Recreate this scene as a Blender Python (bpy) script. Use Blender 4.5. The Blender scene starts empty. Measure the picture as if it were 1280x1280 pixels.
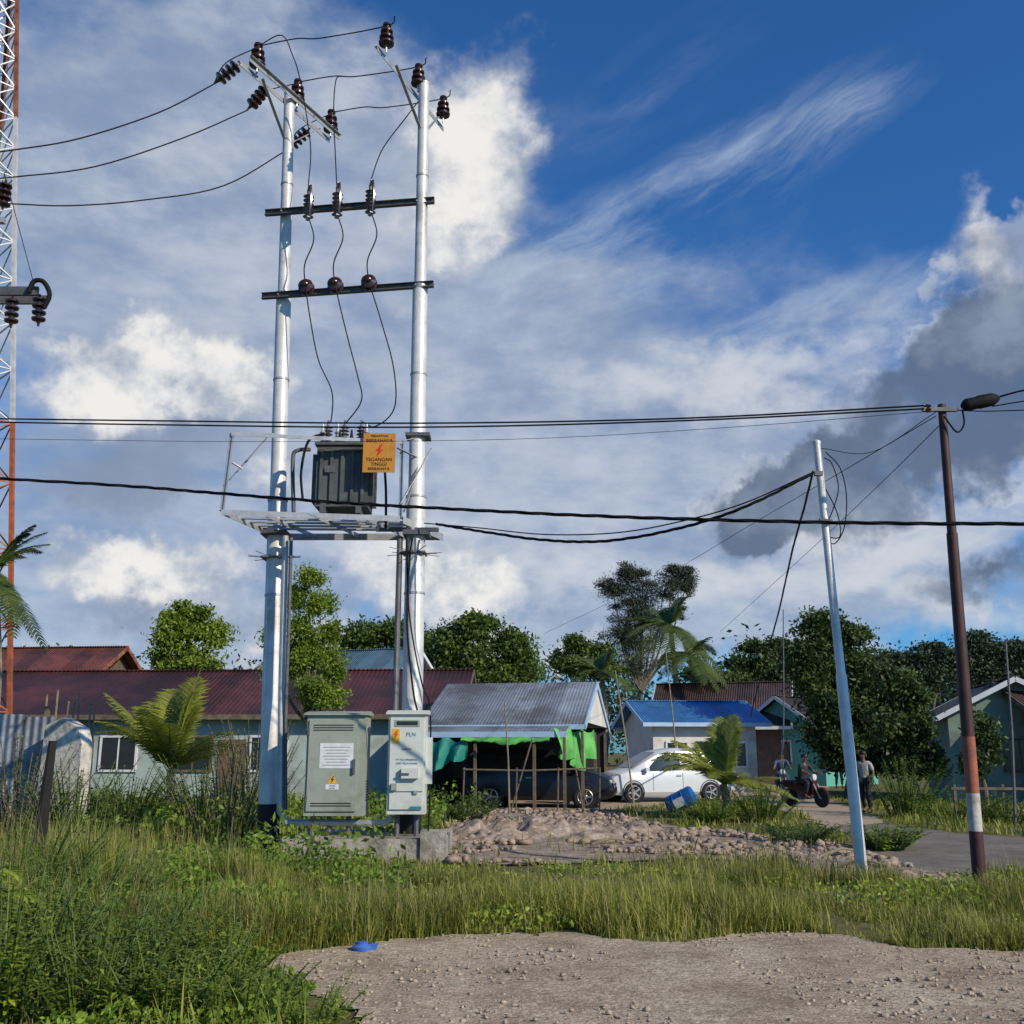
import bpy, bmesh, math, random
import numpy as np
from mathutils import Vector, Matrix
random.seed(7); rng = np.random.default_rng(7)
C = bpy.context.scene.collection
TH = math.atan(300/1280); cs, sn = math.cos(TH), math.sin(TH)
CAM = Vector((0, 0, 1.6))
def ray(px, py):
    u = (px-640)/1280; v = (640-py)/1280
    return Vector((u, cs-v*sn, sn+v*cs))
def at(px, py, Y):
    d = ray(px, py); return CAM + d*(Y/d.y)
def atZ(px, py, Z):
    d = ray(px, py); return CAM + d*((Z-1.6)/d.z)
def gp(px, py): return atZ(px, py, 0.0)
R = math.radians
# ------------------------------------------------------------ materials
def _nt(name):
    m = bpy.data.materials.new(name); m.use_nodes = True
    nt = m.node_tree; b = nt.nodes['Principled BSDF']
    return m, nt, b
def mat(name, c, rough=.7, metal=0, var=.18, scale=6, bump=0, bscale=None, c2=None, c2amt=.5, spec=.4):
    m, nt, b = _nt(name)
    N, L = nt.nodes, nt.links
    tc = N.new('ShaderNodeTexCoord')
    n = N.new('ShaderNodeTexNoise'); n.inputs['Scale'].default_value = scale; n.inputs['Detail'].default_value = 6
    n.inputs['Roughness'].default_value = .65
    L.new(tc.outputs['Object'], n.inputs['Vector'])
    r = N.new('ShaderNodeValToRGB')
    lo = [x*(1-var) for x in c]; hi = [min(1, x*(1+var)) for x in c]
    r.color_ramp.elements[0].position = .32; r.color_ramp.elements[1].position = .68
    r.color_ramp.elements[0].color = (*lo, 1); r.color_ramp.elements[1].color = (*hi, 1)
    L.new(n.outputs['Fac'], r.inputs['Fac'])
    out = r.outputs['Color']
    if c2:
        n2 = N.new('ShaderNodeTexNoise'); n2.inputs['Scale'].default_value = scale*.37; n2.inputs['Detail'].default_value = 8
        n2.inputs['Roughness'].default_value = .7
        L.new(tc.outputs['Object'], n2.inputs['Vector'])
        mr = N.new('ShaderNodeMapRange'); mr.inputs['From Min'].default_value = .62-c2amt*.25; mr.inputs['From Max'].default_value = .72-c2amt*.2
        L.new(n2.outputs['Fac'], mr.inputs['Value'])
        mx = N.new('ShaderNodeMix'); mx.data_type = 'RGBA'
        L.new(mr.outputs['Result'], mx.inputs['Factor']); L.new(out, mx.inputs['A']); mx.inputs['B'].default_value = (*c2, 1)
        out = mx.outputs['Result']
    L.new(out, b.inputs['Base Color'])
    b.inputs['Roughness'].default_value = rough; b.inputs['Metallic'].default_value = metal
    b.inputs['Specular IOR Level'].default_value = spec
    if bump:
        bn = N.new('ShaderNodeTexNoise'); bn.inputs['Scale'].default_value = bscale or scale*4; bn.inputs['Detail'].default_value = 5
        L.new(tc.outputs['Object'], bn.inputs['Vector'])
        bp = N.new('ShaderNodeBump'); bp.inputs['Strength'].default_value = bump; bp.inputs['Distance'].default_value = .03
        L.new(bn.outputs['Fac'], bp.inputs['Height']); L.new(bp.outputs['Normal'], b.inputs['Normal'])
    return m
def corr(name, c, c2, amt=.5, per=.12, axis=0, rough=.5, metal=.3, dist=.03):
    """corrugated sheet: ridges across the given object axis, rust patches"""
    m = mat(name, c, rough, metal, .2, 1.3, c2=c2, c2amt=amt)
    nt = m.node_tree; N, L = nt.nodes, nt.links; b = N['Principled BSDF']
    tc = N.new('ShaderNodeTexCoord'); sp = N.new('ShaderNodeSeparateXYZ'); L.new(tc.outputs['Object'], sp.inputs[0])
    a = N.new('ShaderNodeMath'); a.operation = 'MULTIPLY'; a.inputs[1].default_value = 2*math.pi/per
    L.new(sp.outputs[axis], a.inputs[0])
    s = N.new('ShaderNodeMath'); s.operation = 'SINE'; L.new(a.outputs[0], s.inputs[0])
    bp = N.new('ShaderNodeBump'); bp.inputs['Strength'].default_value = .6; bp.inputs['Distance'].default_value = dist
    L.new(s.outputs[0], bp.inputs['Height']); L.new(bp.outputs['Normal'], b.inputs['Normal'])
    src = b.inputs['Base Color'].links[0].from_socket
    mu = N.new('ShaderNodeMath'); mu.operation = 'MULTIPLY'; mu.inputs[1].default_value = 1/.78; L.new(sp.outputs[axis], mu.inputs[0])
    fl = N.new('ShaderNodeMath'); fl.operation = 'FLOOR'; L.new(mu.outputs[0], fl.inputs[0])
    wn = N.new('ShaderNodeTexWhiteNoise'); wn.noise_dimensions = '1D'; L.new(fl.outputs[0], wn.inputs['W'])
    mr = N.new('ShaderNodeMapRange'); mr.inputs['To Min'].default_value = .72; mr.inputs['To Max'].default_value = 1.12
    L.new(wn.outputs['Value'], mr.inputs['Value'])
    vm = N.new('ShaderNodeVectorMath'); vm.operation = 'SCALE'; L.new(src, vm.inputs[0]); L.new(mr.outputs['Result'], vm.inputs['Scale'])
    L.new(vm.outputs[0], b.inputs['Base Color'])
    return m
def leafmat(name, dark, light, trans=.3, rough=.5):
    m, nt, b = _nt(name); N, L = nt.nodes, nt.links
    g = N.new('ShaderNodeNewGeometry'); tc = N.new('ShaderNodeTexCoord')
    n = N.new('ShaderNodeTexNoise'); n.inputs['Scale'].default_value = .9; n.inputs['Detail'].default_value = 3
    L.new(tc.outputs['Object'], n.inputs['Vector'])
    a = N.new('ShaderNodeMath'); a.operation = 'MULTIPLY_ADD'; a.inputs[1].default_value = .55
    L.new(g.outputs['Random Per Island'], a.inputs[0])
    s = N.new('ShaderNodeMath'); s.operation = 'MULTIPLY_ADD'; s.inputs[1].default_value = 1.3; s.inputs[2].default_value = -.42
    L.new(n.outputs['Fac'], s.inputs[0]); L.new(s.outputs[0], a.inputs[2])
    r = N.new('ShaderNodeValToRGB'); r.color_ramp.elements[0].color = (*dark, 1); r.color_ramp.elements[1].color = (*light, 1)
    r.color_ramp.elements[0].position = .1; r.color_ramp.elements[1].position = .9
    L.new(a.outputs[0], r.inputs['Fac']); L.new(r.outputs['Color'], b.inputs['Base Color'])
    b.inputs['Roughness'].default_value = rough; b.inputs['Specular IOR Level'].default_value = .3
    t = N.new('ShaderNodeBsdfTranslucent'); L.new(r.outputs['Color'], t.inputs['Color'])
    mx = N.new('ShaderNodeMixShader'); mx.inputs[0].default_value = trans
    L.new(b.outputs[0], mx.inputs[1]); L.new(t.outputs[0], mx.inputs[2])
    L.new(mx.outputs[0], N['Material Output'].inputs['Surface'])
    return m
MT = dict(
 silver=mat('silver_paint', (.60,.59,.57), .45, .15, .16, 3, .12, 25, c2=(.38,.37,.35), c2amt=.4),
 galv=mat('galvanised', (.40,.405,.41), .45, .4, .2, 6),
 galvd=mat('galvanised_dark', (.12,.12,.125), .6, .4, .3, 6),
 blackp=mat('black_tar', (.012,.012,.014), .6),
 blackw=mat('black_cable', (.008,.008,.01), .75, var=.1, spec=.2),
 brown=mat('brown_porcelain', (.035,.012,.007), .22, spec=.6),
 greyins=mat('grey_polymer', (.14,.14,.15), .5),
 tank=mat('tank_grey', (.085,.09,.09), .6, .0, .25, 5, c2=(.045,.045,.045), c2amt=.45),
 cab=mat('cabinet_grey', (.29,.32,.27), .5, 0, .12, 3, c2=(.22,.23,.19), c2amt=.45),
 cabd=mat('cabinet_dark', (.20,.22,.20), .55, 0, .1, 3),
 cabw=mat('cabinet_white', (.56,.58,.54), .45, 0, .08, 3, c2=(.42,.43,.39), c2amt=.4),
 paper=mat('paper', (.62,.64,.68), .8, var=.14, scale=9),
 conc=mat('concrete', (.34,.31,.27), .9, 0, .3, 4, .6, 20, c2=(.14,.13,.10), c2amt=.45),
 concw=mat('weathered_plaster', (.56,.53,.47), .9, 0, .25, 3, .4, 15, c2=(.18,.16,.13), c2amt=.5),
 signy=mat('sign_amber', (.50,.22,.025), .55, var=.08, scale=4, c2=(.36,.17,.04), c2amt=.4), red=mat('sign_red', (.55,.03,.01), .5), ink=mat('ink', (.02,.015,.01), .6),
 yel=mat('sticker_yellow', (.68,.38,.03), .5, var=.05), blueink=mat('blue_ink', (.02,.12,.3), .5), teal=mat('teal_ink', (.02,.20,.24), .5),
 rust=mat('rusted_steel', (.22,.07,.035), .8, .2, .4, 5, c2=(.35,.16,.08), c2amt=.5),
 orangep=mat('tower_orange', (.36,.10,.04), .6, .1, .3, 4, c2=(.2,.08,.04), c2amt=.5), whitep=mat('tower_white', (.50,.50,.50), .5, .1, .2, 4),
 maroon=mat('pole_maroon', (.055,.022,.020), .6, .1, .3, 5), redband=mat('pole_red_band', (.34,.10,.06), .7, 0, .3, 6, c2=(.15,.07,.05), c2amt=.5),
 whiteband=mat('pole_white_band', (.50,.46,.42), .7, 0, .2, 6, c2=(.25,.2,.17), c2amt=.5),
 bark=mat('bark', (.14,.11,.08), .9, 0, .35, 5, .6), palmbark=mat('palm_bark', (.22,.19,.15), .9, 0, .3, 8, .6),
 bamboo=mat('bamboo', (.22,.18,.12), .85, 0, .3, 5), wood=mat('old_wood', (.13,.10,.07), .85, 0, .35, 6, .3), char=mat('charred_wood', (.015,.014,.013), .9),
 walltl=mat('wall_pale_teal', (.34,.42,.40), .85, 0, .14, 1.5, c2=(.22,.25,.23), c2amt=.5), wallwh=mat('wall_white', (.58,.57,.53), .85, 0, .12, 1.5, c2=(.4,.38,.33), c2amt=.4),
 wallgr=mat('wall_mint', (.20,.28,.23), .85, 0, .15, 1.5, c2=(.13,.16,.13), c2amt=.5), walltq=mat('wall_turquoise', (.10,.34,.28), .8, 0, .1, 2),
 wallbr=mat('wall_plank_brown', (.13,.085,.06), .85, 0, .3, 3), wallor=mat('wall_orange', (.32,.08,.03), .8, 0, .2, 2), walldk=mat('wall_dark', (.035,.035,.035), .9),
 trimw=mat('trim_white', (.62,.64,.66), .6, 0, .1, 3), trimb=mat('trim_blue', (.36,.50,.66), .6, 0, .1, 3), pane=mat('window_glass', (.02,.024,.028), .15, spec=.6),
 roofred=corr('roof_dark_red', (.12,.036,.032), (.055,.024,.022), .8, .16, dist=.02), roofrust=corr('roof_rust', (.24,.075,.05), (.11,.05,.04), .7),
 roofzinc=corr('roof_zinc', (.29,.33,.37), (.16,.16,.16), .75, .10, dist=.010, rough=.55), roofblue=corr('roof_blue', (.05,.20,.46), (.10,.28,.5), .3, dist=.015),
 roofbr=corr('roof_brown', (.10,.06,.052), (.06,.04,.035), .5), rooftq=corr('roof_teal_grey', (.12,.22,.28), (.2,.25,.28), .4),
 sheet=corr('fence_sheet', (.30,.33,.38), (.14,.15,.18), .6, .16), sheetb=corr('fence_sheet_blue', (.10,.20,.32), (.3,.34,.38), .5, .16),
 tarpg=mat('tarp_green', (.09,.38,.07), .6, 0, .25, 2, .5, 6, c2=(.05,.22,.05), c2amt=.4), tarpt=mat('tarp_teal', (.012,.20,.16), .6, 0, .25, 2, .5, 6),
 carw=mat('car_white', (.60,.62,.64), .28, .05, .03, 2, spec=.6), carb=mat('car_black', (.010,.011,.014), .25, .1, .03, 2, spec=.6), cars=mat('car_silver', (.30,.32,.35), .3, .4, .03, 2),
 glass=mat('car_glass', (.012,.015,.018), .08, spec=.8), tyre=mat('tyre', (.014,.014,.014), .85), rim=mat('rim', (.40,.41,.43), .35, .7), black=mat('black_plastic', (.015,.015,.016), .5),
 lamp=mat('headlight', (.6,.62,.64), .12, spec=.8), tail=mat('taillight', (.35,.01,.01), .25), plate=mat('plate', (.02,.02,.02), .4),
 skinm=mat('skin', (.20,.10,.06), .6, var=.05), hair=mat('hair', (.01,.008,.007), .6), shirtw=mat('shirt_white', (.34,.34,.32), .85), shirtd=mat('shirt_dark', (.03,.03,.035), .85),
 shirtb=mat('shirt_blue', (.05,.09,.16), .85), shirtr=mat('shirt_red', (.30,.03,.02), .85), troud=mat('trousers_dark', (.018,.02,.03), .85), jeans=mat('jeans', (.04,.07,.13), .85), helmet=mat('helmet', (.03,.03,.03), .25),
 bikered=mat('bike_red', (.05,.008,.008), .35), barrel=mat('barrel_blue', (.01,.10,.34), .45, 0, .2, 4), blueplastic=mat('plastic_blue', (.06,.15,.45), .4), 
 rock=mat('stones', (.38,.31,.23), .95, 0, .35, 9, .4, spec=.1), clod=mat('clods', (.31,.235,.18), .95, 0, .35, 5, .6, spec=.1),
)
LM = dict(
 dark=leafmat('foliage_dark', (.016,.034,.011), (.10,.155,.036), .25), mid=leafmat('foliage_mid', (.025,.055,.012), (.16,.24,.042), .35),
 bright=leafmat('foliage_bright', (.055,.11,.014), (.34,.44,.055), .45), grey=leafmat('foliage_greygreen', (.028,.04,.026), (.09,.12,.07), .25),
 palm=leafmat('palm_green', (.022,.05,.012), (.14,.19,.045), .3), palmy=leafmat('palm_yellow', (.09,.13,.018), (.40,.42,.07), .4),
 shrub=leafmat('shrub_green', (.05,.10,.014), (.30,.43,.05), .42), shruby=leafmat('shrub_yellow', (.10,.18,.018), (.46,.56,.07), .45),
 far=leafmat('far_foliage', (.026,.042,.026), (.08,.115,.055), .15),
)
# ------------------------------------------------------------ mesh helpers
wl = {}
class MB:
    def __init__(s): s.v = []; s.f = []
    def add(s, vs, fs):
        b = len(s.v); s.v += [tuple(x) for x in vs]; s.f += [tuple(b+i for i in f) for f in fs]; return s
    def box(s, c, size, M=None):
        c = Vector(c); hx, hy, hz = [k/2 for k in size]
        vs = [Vector((x, y, z)) for x in (-hx, hx) for y in (-hy, hy) for z in (-hz, hz)]
        if M is not None: vs = [M @ v for v in vs]
        return s.add([c+v for v in vs], [(0,1,3,2),(4,6,7,5),(0,4,5,1),(2,3,7,6),(0,2,6,4),(1,5,7,3)])
    def bar(s, a, b, w, h=None):
        a, b = Vector(a), Vector(b); h = h or w; d = b-a; L = d.length; d.normalize()
        up = Vector((0,0,1)) if abs(d.z) < .95 else Vector((0,1,0))
        x = d.cross(up).normalized(); z = x.cross(d)
        M = Matrix((x, d, z)).transposed()
        return s.box((a+b)/2, (w, L, h), M)
    def angle(s, a, b, w, t=.008):
        a, b = Vector(a), Vector(b)
        s.bar(a, b, w, t)
        o = Vector((0,0,-w/2)); d = (b-a).normalized(); x = d.cross(Vector((0,0,1)))
        if x.length < .1: x = Vector((1,0,0))
        x.normalize(); return s.bar(a+o+x*(w/2), b+o+x*(w/2), t, w)
    def tube(s, pts, r, n=8):
        pts = [Vector(p) for p in pts]; m = len(pts)
        rs = r if isinstance(r, (list, tuple)) else [r]*m
        vs = []; fs = []; x = None
        for i, p in enumerate(pts):
            d = (pts[min(i+1, m-1)]-pts[max(i-1, 0)])
            if d.length < 1e-9: d = Vector((0,0,1))
            d.normalize()
            if x is None:
                x = d.cross(Vector((0,0,1)) if abs(d.z) < .9 else Vector((1,0,0))).normalized()
            else:
                x = (x-d*x.dot(d)); x.normalize()
            y = d.cross(x)
            for k in range(n):
                a = 2*math.pi*k/n; vs.append(p+(x*math.cos(a)+y*math.sin(a))*rs[i])
        for i in range(m-1):
            for k in range(n):
                fs.append((i*n+k, i*n+(k+1)%n, (i+1)*n+(k+1)%n, (i+1)*n+k))
        fs.append(tuple(range(n-1, -1, -1))); fs.append(tuple((m-1)*n+k for k in range(n)))
        return s.add(vs, fs)
    def lathe(s, o, ax, prof, n=14):
        o = Vector(o); ax = Vector(ax).normalized()
        x = ax.cross(Vector((0,0,1)) if abs(ax.z) < .9 else Vector((1,0,0))).normalized(); y = ax.cross(x)
        vs = []; fs = []; m = len(prof)
        for (r, h) in prof:
            for k in range(n):
                a = 2*math.pi*k/n; vs.append(o+ax*h+(x*math.cos(a)+y*math.sin(a))*max(r, .0005))
        for i in range(m-1):
            for k in range(n): fs.append((i*n+k, i*n+(k+1)%n, (i+1)*n+(k+1)%n, (i+1)*n+k))
        fs.append(tuple(range(n-1, -1, -1))); fs.append(tuple((m-1)*n+k for k in range(n)))
        return s.add(vs, fs)
    def prism(s, pts, vec):
        pts = [Vector(p) for p in pts]; v = Vector(vec); n = len(pts)
        return s.add(pts+[p+v for p in pts], [tuple(range(n)), tuple(range(2*n-1, n-1, -1))]+[(i, i+n, (i+1)%n+n, (i+1)%n) for i in range(n)])
    def build(s, name, m, parent=None, local=False, smooth=True):
        me = bpy.data.meshes.new(name)
        if parent is not None: off = Vector((0,0,0)) if local else wl[parent]
        else:
            A = np.array(s.v); off = Vector(((A[:,0].min()+A[:,0].max())/2, (A[:,1].min()+A[:,1].max())/2, A[:,2].min()))
        me.from_pydata([(x-off.x, y-off.y, z-off.z) for x, y, z in s.v], [], s.f)
        bm = bmesh.new(); bm.from_mesh(me); bmesh.ops.recalc_face_normals(bm, faces=bm.faces); bm.to_mesh(me); bm.free()
        me.materials.append(m)
        if smooth:
            me.polygons.foreach_set('use_smooth', [True]*len(me.polygons)); me.set_sharp_from_angle(angle=.6)
        o = bpy.data.objects.new(name, me); C.objects.link(o)
        if parent is not None: o.parent = parent; wl[o] = wl[parent]
        else: o.location = off; wl[o] = off.copy()
        return o
def npobj(name, V, F, m, parent=None, smooth=False):
    V = np.asarray(V, dtype=np.float32).reshape(-1, 3); F = np.asarray(F, dtype=np.int32)
    if parent is not None: off = np.array(wl[parent])
    else: off = np.array([(V[:,0].min()+V[:,0].max())/2, (V[:,1].min()+V[:,1].max())/2, V[:,2].min()])
    V = V-off.astype(np.float32)
    me = bpy.data.meshes.new(name); k = F.shape[1]
    me.vertices.add(len(V)); me.vertices.foreach_set('co', V.ravel())
    me.loops.add(F.size); me.loops.foreach_set('vertex_index', F.ravel())
    me.polygons.add(len(F)); me.polygons.foreach_set('loop_start', np.arange(0, F.size, k, dtype=np.int32))
    me.polygons.foreach_set('loop_total', np.full(len(F), k, dtype=np.int32))
    if smooth: me.polygons.foreach_set('use_smooth', np.ones(len(F), dtype=bool))
    me.update(calc_edges=True); me.materials.append(m)
    o = bpy.data.objects.new(name, me); C.objects.link(o)
    if parent is not None: o.parent = parent; wl[o] = wl[parent]
    else: o.location = off; wl[o] = Vector(off)
    return o
def tag(o, label=None, cat=None, group=None, kind=None):
    if label: o['label'] = label
    if cat: o['category'] = cat
    if group: o['group'] = group
    if kind: o['kind'] = kind
    return o
def thing(name, label, cat, loc=(0,0,0), rz=0, group=None):
    o = bpy.data.objects.new(name, None); C.objects.link(o); o.location = loc; o.rotation_euler = (0,0,rz)
    o.empty_display_size = .2
    wl[o] = Vector(loc); return tag(o, label, cat, group)
def smoothpath(P, k=6):
    P = [Vector(p) for p in P]; out = []
    Q = [P[0]*2-P[1]]+P+[P[-1]*2-P[-2]]
    for i in range(1, len(Q)-2):
        for j in range(k):
            t = j/k; a, b, c, d = Q[i-1], Q[i], Q[i+1], Q[i+2]
            out.append(.5*((2*b)+(c-a)*t+(2*a-5*b+4*c-d)*t*t+(3*b-a-3*c+d)*t**3))
    out.append(P[-1]); return out
def wire(label, pts, r=.013, name='overhead_wire', cat='wire', m='blackw', group=None, raw=False, k=6, twist=False):
    P = [Vector(p) if raw else at(*p) for p in pts]
    P = smoothpath(P, k)
    mb = MB()
    if twist:
        P2 = smoothpath(P, 4)
        for ph, rr in ((0,1), (2.1,.9), (4.2,.8)):
            Q = []
            for i, p in enumerate(P2):
                a = ph+i*.42; Q.append(p+Vector((0, math.cos(a), math.sin(a)))*r*.55)
            mb.tube(Q, r*.52*rr, 5)
    else: mb.tube(P, r, 6)
    return tag(mb.build(name, MT[m]), label, cat, group)
def text(s, size, o, xd, up, m, parent, name='lettering', align='CENTER', local=False):
    cu = bpy.data.curves.new('t', 'FONT'); cu.body = s; cu.size = size; cu.align_x = align; cu.align_y = 'CENTER'; cu.extrude = .001
    to = bpy.data.objects.new('t', cu); C.objects.link(to)
    bpy.context.view_layer.update()
    me = bpy.data.meshes.new_from_object(to.evaluated_get(bpy.context.evaluated_depsgraph_get()))
    bpy.data.objects.remove(to)
    xd = Vector(xd).normalized(); up = Vector(up).normalized(); n = xd.cross(up)
    off = Vector((0,0,0)) if local else wl[parent]
    M = Matrix((xd, up, n)).transposed().to_4x4(); M.translation = Vector(o)-off
    me.transform(M); me.materials.clear(); me.materials.append(MT[m])
    ob = bpy.data.objects.new(name, me); C.objects.link(ob); ob.parent = parent; wl[ob] = wl[parent]; return ob
_G = rng.random((256, 256))
def vn(x, y, s):
    x = np.asarray(x)*s+1000; y = np.asarray(y)*s+1000
    xi = np.floor(x).astype(int); yi = np.floor(y).astype(int); fx = x-xi; fy = y-yi
    fx = fx*fx*(3-2*fx); fy = fy*fy*(3-2*fy); g = lambda a, b: _G[a % 256, b % 256]
    return (g(xi, yi)*(1-fx)+g(xi+1, yi)*fx)*(1-fy)+(g(xi, yi+1)*(1-fx)+g(xi+1, yi+1)*fx)*fy
def fbm(x, y, s, o=4):
    t = 0; a = .5
    for i in range(o): t = t+a*vn(x+i*17.3, y-i*9.1, s); s *= 2.03; a *= .5
    return t
def inpoly(x, y, P):
    ins = np.zeros(np.shape(x), bool); n = len(P)
    for i in range(n):
        x1, y1 = P[i]; x2, y2 = P[(i+1) % n]
        c = ((y1 > y) != (y2 > y)) & (x < (x2-x1)*(y-y1)/((y2-y1) if y2 != y1 else 1e-9)+x1); ins ^= c
    return ins
# ------------------------------------------------------------ ground sheets
gm, nt, b = _nt('ground_soil_grass'); N, L = nt.nodes, nt.links
tc = N.new('ShaderNodeTexCoord')
def NZ(scale, det=6):
    n = N.new('ShaderNodeTexNoise'); n.inputs['Scale'].default_value = scale; n.inputs['Detail'].default_value = det; n.inputs['Roughness'].default_value = .7
    L.new(tc.outputs['Object'], n.inputs['Vector']); return n
n1 = NZ(.9, 12); r1 = N.new('ShaderNodeValToRGB'); e = r1.color_ramp.elements
e[0].position = .36; e[0].color = (.085,.095,.03,1); e[1].position = .58; e[1].color = (.17,.15,.065,1); e2 = e.new(.70); e2.color = (.26,.20,.13,1)
L.new(n1.outputs['Fac'], r1.inputs['Fac']); L.new(r1.outputs['Color'], b.inputs['Base Color']); b.inputs['Roughness'].default_value = .97; b.inputs['Specular IOR Level'].default_value = .1
bp = N.new('ShaderNodeBump'); bp.inputs['Strength'].default_value = .9; bp.inputs['Distance'].default_value = .05; L.new(NZ(9).outputs['Fac'], bp.inputs['Height']); L.new(bp.outputs['Normal'], b.inputs['Normal'])
MB_ = MB(); MB_.add([(-900,-200,0),(900,-200,0),(900,1500,0),(-900,1500,0)], [(0,1,2,3)])
tag(MB_.build('ground', gm), kind='structure')
def groundmat(name, cols, scale, bump, bscale, speck=None):
    m, nt, b = _nt(name); N, L = nt.nodes, nt.links
    tc = N.new('ShaderNodeTexCoord')
    n = N.new('ShaderNodeTexNoise'); n.inputs['Scale'].default_value = scale; n.inputs['Detail'].default_value = 12; n.inputs['Roughness'].default_value = .72
    L.new(tc.outputs['Object'], n.inputs['Vector'])
    r = N.new('ShaderNodeValToRGB'); r.color_ramp.elements[0].position = .3; r.color_ramp.elements[1].position = .7
    r.color_ramp.elements[0].color = (*cols[0], 1); r.color_ramp.elements[1].color = (*cols[-1], 1)
    for i, c in enumerate(cols[1:-1]): x = r.color_ramp.elements.new(.3+.4*(i+1)/(len(cols)-1)); x.color = (*c, 1)
    L.new(n.outputs['Fac'], r.inputs['Fac']); out = r.outputs['Color']
    n3 = N.new('ShaderNodeTexNoise'); n3.inputs['Scale'].default_value = bscale*.5; n3.inputs['Detail'].default_value = 8; n3.inputs['Roughness'].default_value = .7; L.new(tc.outputs['Object'], n3.inputs['Vector'])
    v = N.new('ShaderNodeTexVoronoi'); v.inputs['Scale'].default_value = bscale; v.inputs['Randomness'].default_value = 1
    wv = N.new('ShaderNodeMix'); wv.data_type = 'VECTOR'; wv.inputs['Factor'].default_value = .06; L.new(tc.outputs['Object'], wv.inputs['A']); L.new(n3.outputs['Color'], wv.inputs['B']); L.new(wv.outputs['Result'], v.inputs['Vector'])
    if speck:
        hs = N.new('ShaderNodeSeparateColor'); L.new(v.outputs['Color'], hs.inputs[0])
        mr = N.new('ShaderNodeMapRange'); mr.inputs['To Min'].default_value = 1-speck; mr.inputs['To Max'].default_value = 1+speck; L.new(hs.outputs[0], mr.inputs['Value'])
        vm = N.new('ShaderNodeVectorMath'); vm.operation = 'SCALE'; L.new(out, vm.inputs[0]); L.new(mr.outputs['Result'], vm.inputs['Scale']); out = vm.outputs[0]
    L.new(out, b.inputs['Base Color']); b.inputs['Roughness'].default_value = .97; b.inputs['Specular IOR Level'].default_value = .1
    bp = N.new('ShaderNodeBump'); bp.inputs['Strength'].default_value = bump; bp.inputs['Distance'].default_value = .018
    ad = N.new('ShaderNodeMath'); ad.operation = 'MULTIPLY_ADD'; ad.inputs[1].default_value = -.35; L.new(v.outputs['Distance'], ad.inputs[0]); L.new(n3.outputs['Fac'], ad.inputs[2])
    L.new(ad.outputs[0], bp.inputs['Height']); L.new(bp.outputs['Normal'], b.inputs['Normal'])
    return m
GM = groundmat('gravel_mat', [(.24,.18,.12),(.40,.32,.225),(.52,.44,.33)], 1.3, .9, 34, .30)
RM = groundmat('shaded_road_mat', [(.11,.095,.08),(.18,.16,.135),(.25,.22,.18)], .8, .4, 25, .15)  # tree shade over the asphalt is put into this dark grey-brown
PM = groundmat('path_mat', [(.32,.25,.17),(.44,.36,.27)], .7, .4, 20, .12)
DM = groundmat('dirt_mat', [(.17,.13,.10),(.29,.225,.175),(.40,.33,.27)], 3.2, 1, 14, .25)
def xy(p): return (p.x, p.y)
gravel = [xy(gp(*p)) for p in [(1900,1196),(1500,1188),(1280,1190),(1190,1186),(1100,1180),(1010,1166),(930,1168),(860,1180),(780,1178),(740,1166),(650,1172),(560,1170),(500,1178),(440,1186),(370,1192),(330,1200),(360,1225),(420,1262),(440,1290)]]+[(-1.2,3),(-1.8,-8),(14,-8)]
road = [xy(gp(*p)) for p in [(1600,1126),(1280,1108),(1180,1104),(1110,1096),(1085,1080),(1070,1052),(1035,1034),(1050,1024),(1120,1032),(1200,1042),(1280,1048),(1600,1068)]]
path = [xy(gp(*p)) for p in [(1035,1036),(1000,1020),(960,1006),(935,992),(955,980),(1000,970),(1040,962),(1042,954),(1066,952),(1076,962),(1056,974),(1036,984),(1030,994),(1050,1006),(1090,1020),(1110,1030)]]
yard = [xy(gp(*p)) for p in [(700,1018),(560,1012),(560,985),(760,976),(960,976),(970,990),(930,1000),(830,1006)]]
dirt = [xy(gp(*p)) for p in [(556,1024),(620,1014),(760,1016),(830,1036),(930,1046),(1040,1056),(1110,1078),(1180,1098),(1200,1106),(1150,1112),(1060,1104),(960,1088),(860,1074),(780,1078),(700,1082),(600,1084),(558,1080)]]
def sheet(name, P, m, z, step=.25, amp=.0, jit=.7):
    P2 = np.array(P); x0, y0 = P2.min(0); x1, y1 = P2.max(0)
    nx = int((x1-x0)/step)+1; ny = int((y1-y0)/step)+1
    X, Y = np.meshgrid(x0+np.arange(nx)*step, y0+np.arange(ny)*step)
    jx = (fbm(X, Y, 1.4, 5)-.47)*jit; jy = (fbm(X+50, Y, 1.4, 5)-.47)*jit
    ins = inpoly(X+jx+step/2, Y+jy+step/2, P)
    Z = z+amp*(fbm(X, Y, 1.2, 4)-.35).clip(0)
    idx = np.arange(nx*ny).reshape(ny, nx)
    m_ = ins[:-1, :-1]
    F = np.stack([idx[:-1,:-1][m_], idx[:-1,1:][m_], idx[1:,1:][m_], idx[1:,:-1][m_]], 1)
    used = np.unique(F); re = -np.ones(nx*ny, int); re[used] = np.arange(len(used))
    V = np.stack([X.ravel(), Y.ravel(), Z.ravel()], 1)[used]
    return tag(npobj(name, V, re[F], m, smooth=True), kind='structure')
sheet('gravel_verge', gravel, GM, .010, .05, .05)
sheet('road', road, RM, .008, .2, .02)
sheet('path', path, PM, .016, .25)
sheet('yard_ground', yard, PM, .004, .4)
sheet('dirt_ground', dirt, DM, .020, .10, .12, 1.1)
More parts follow.
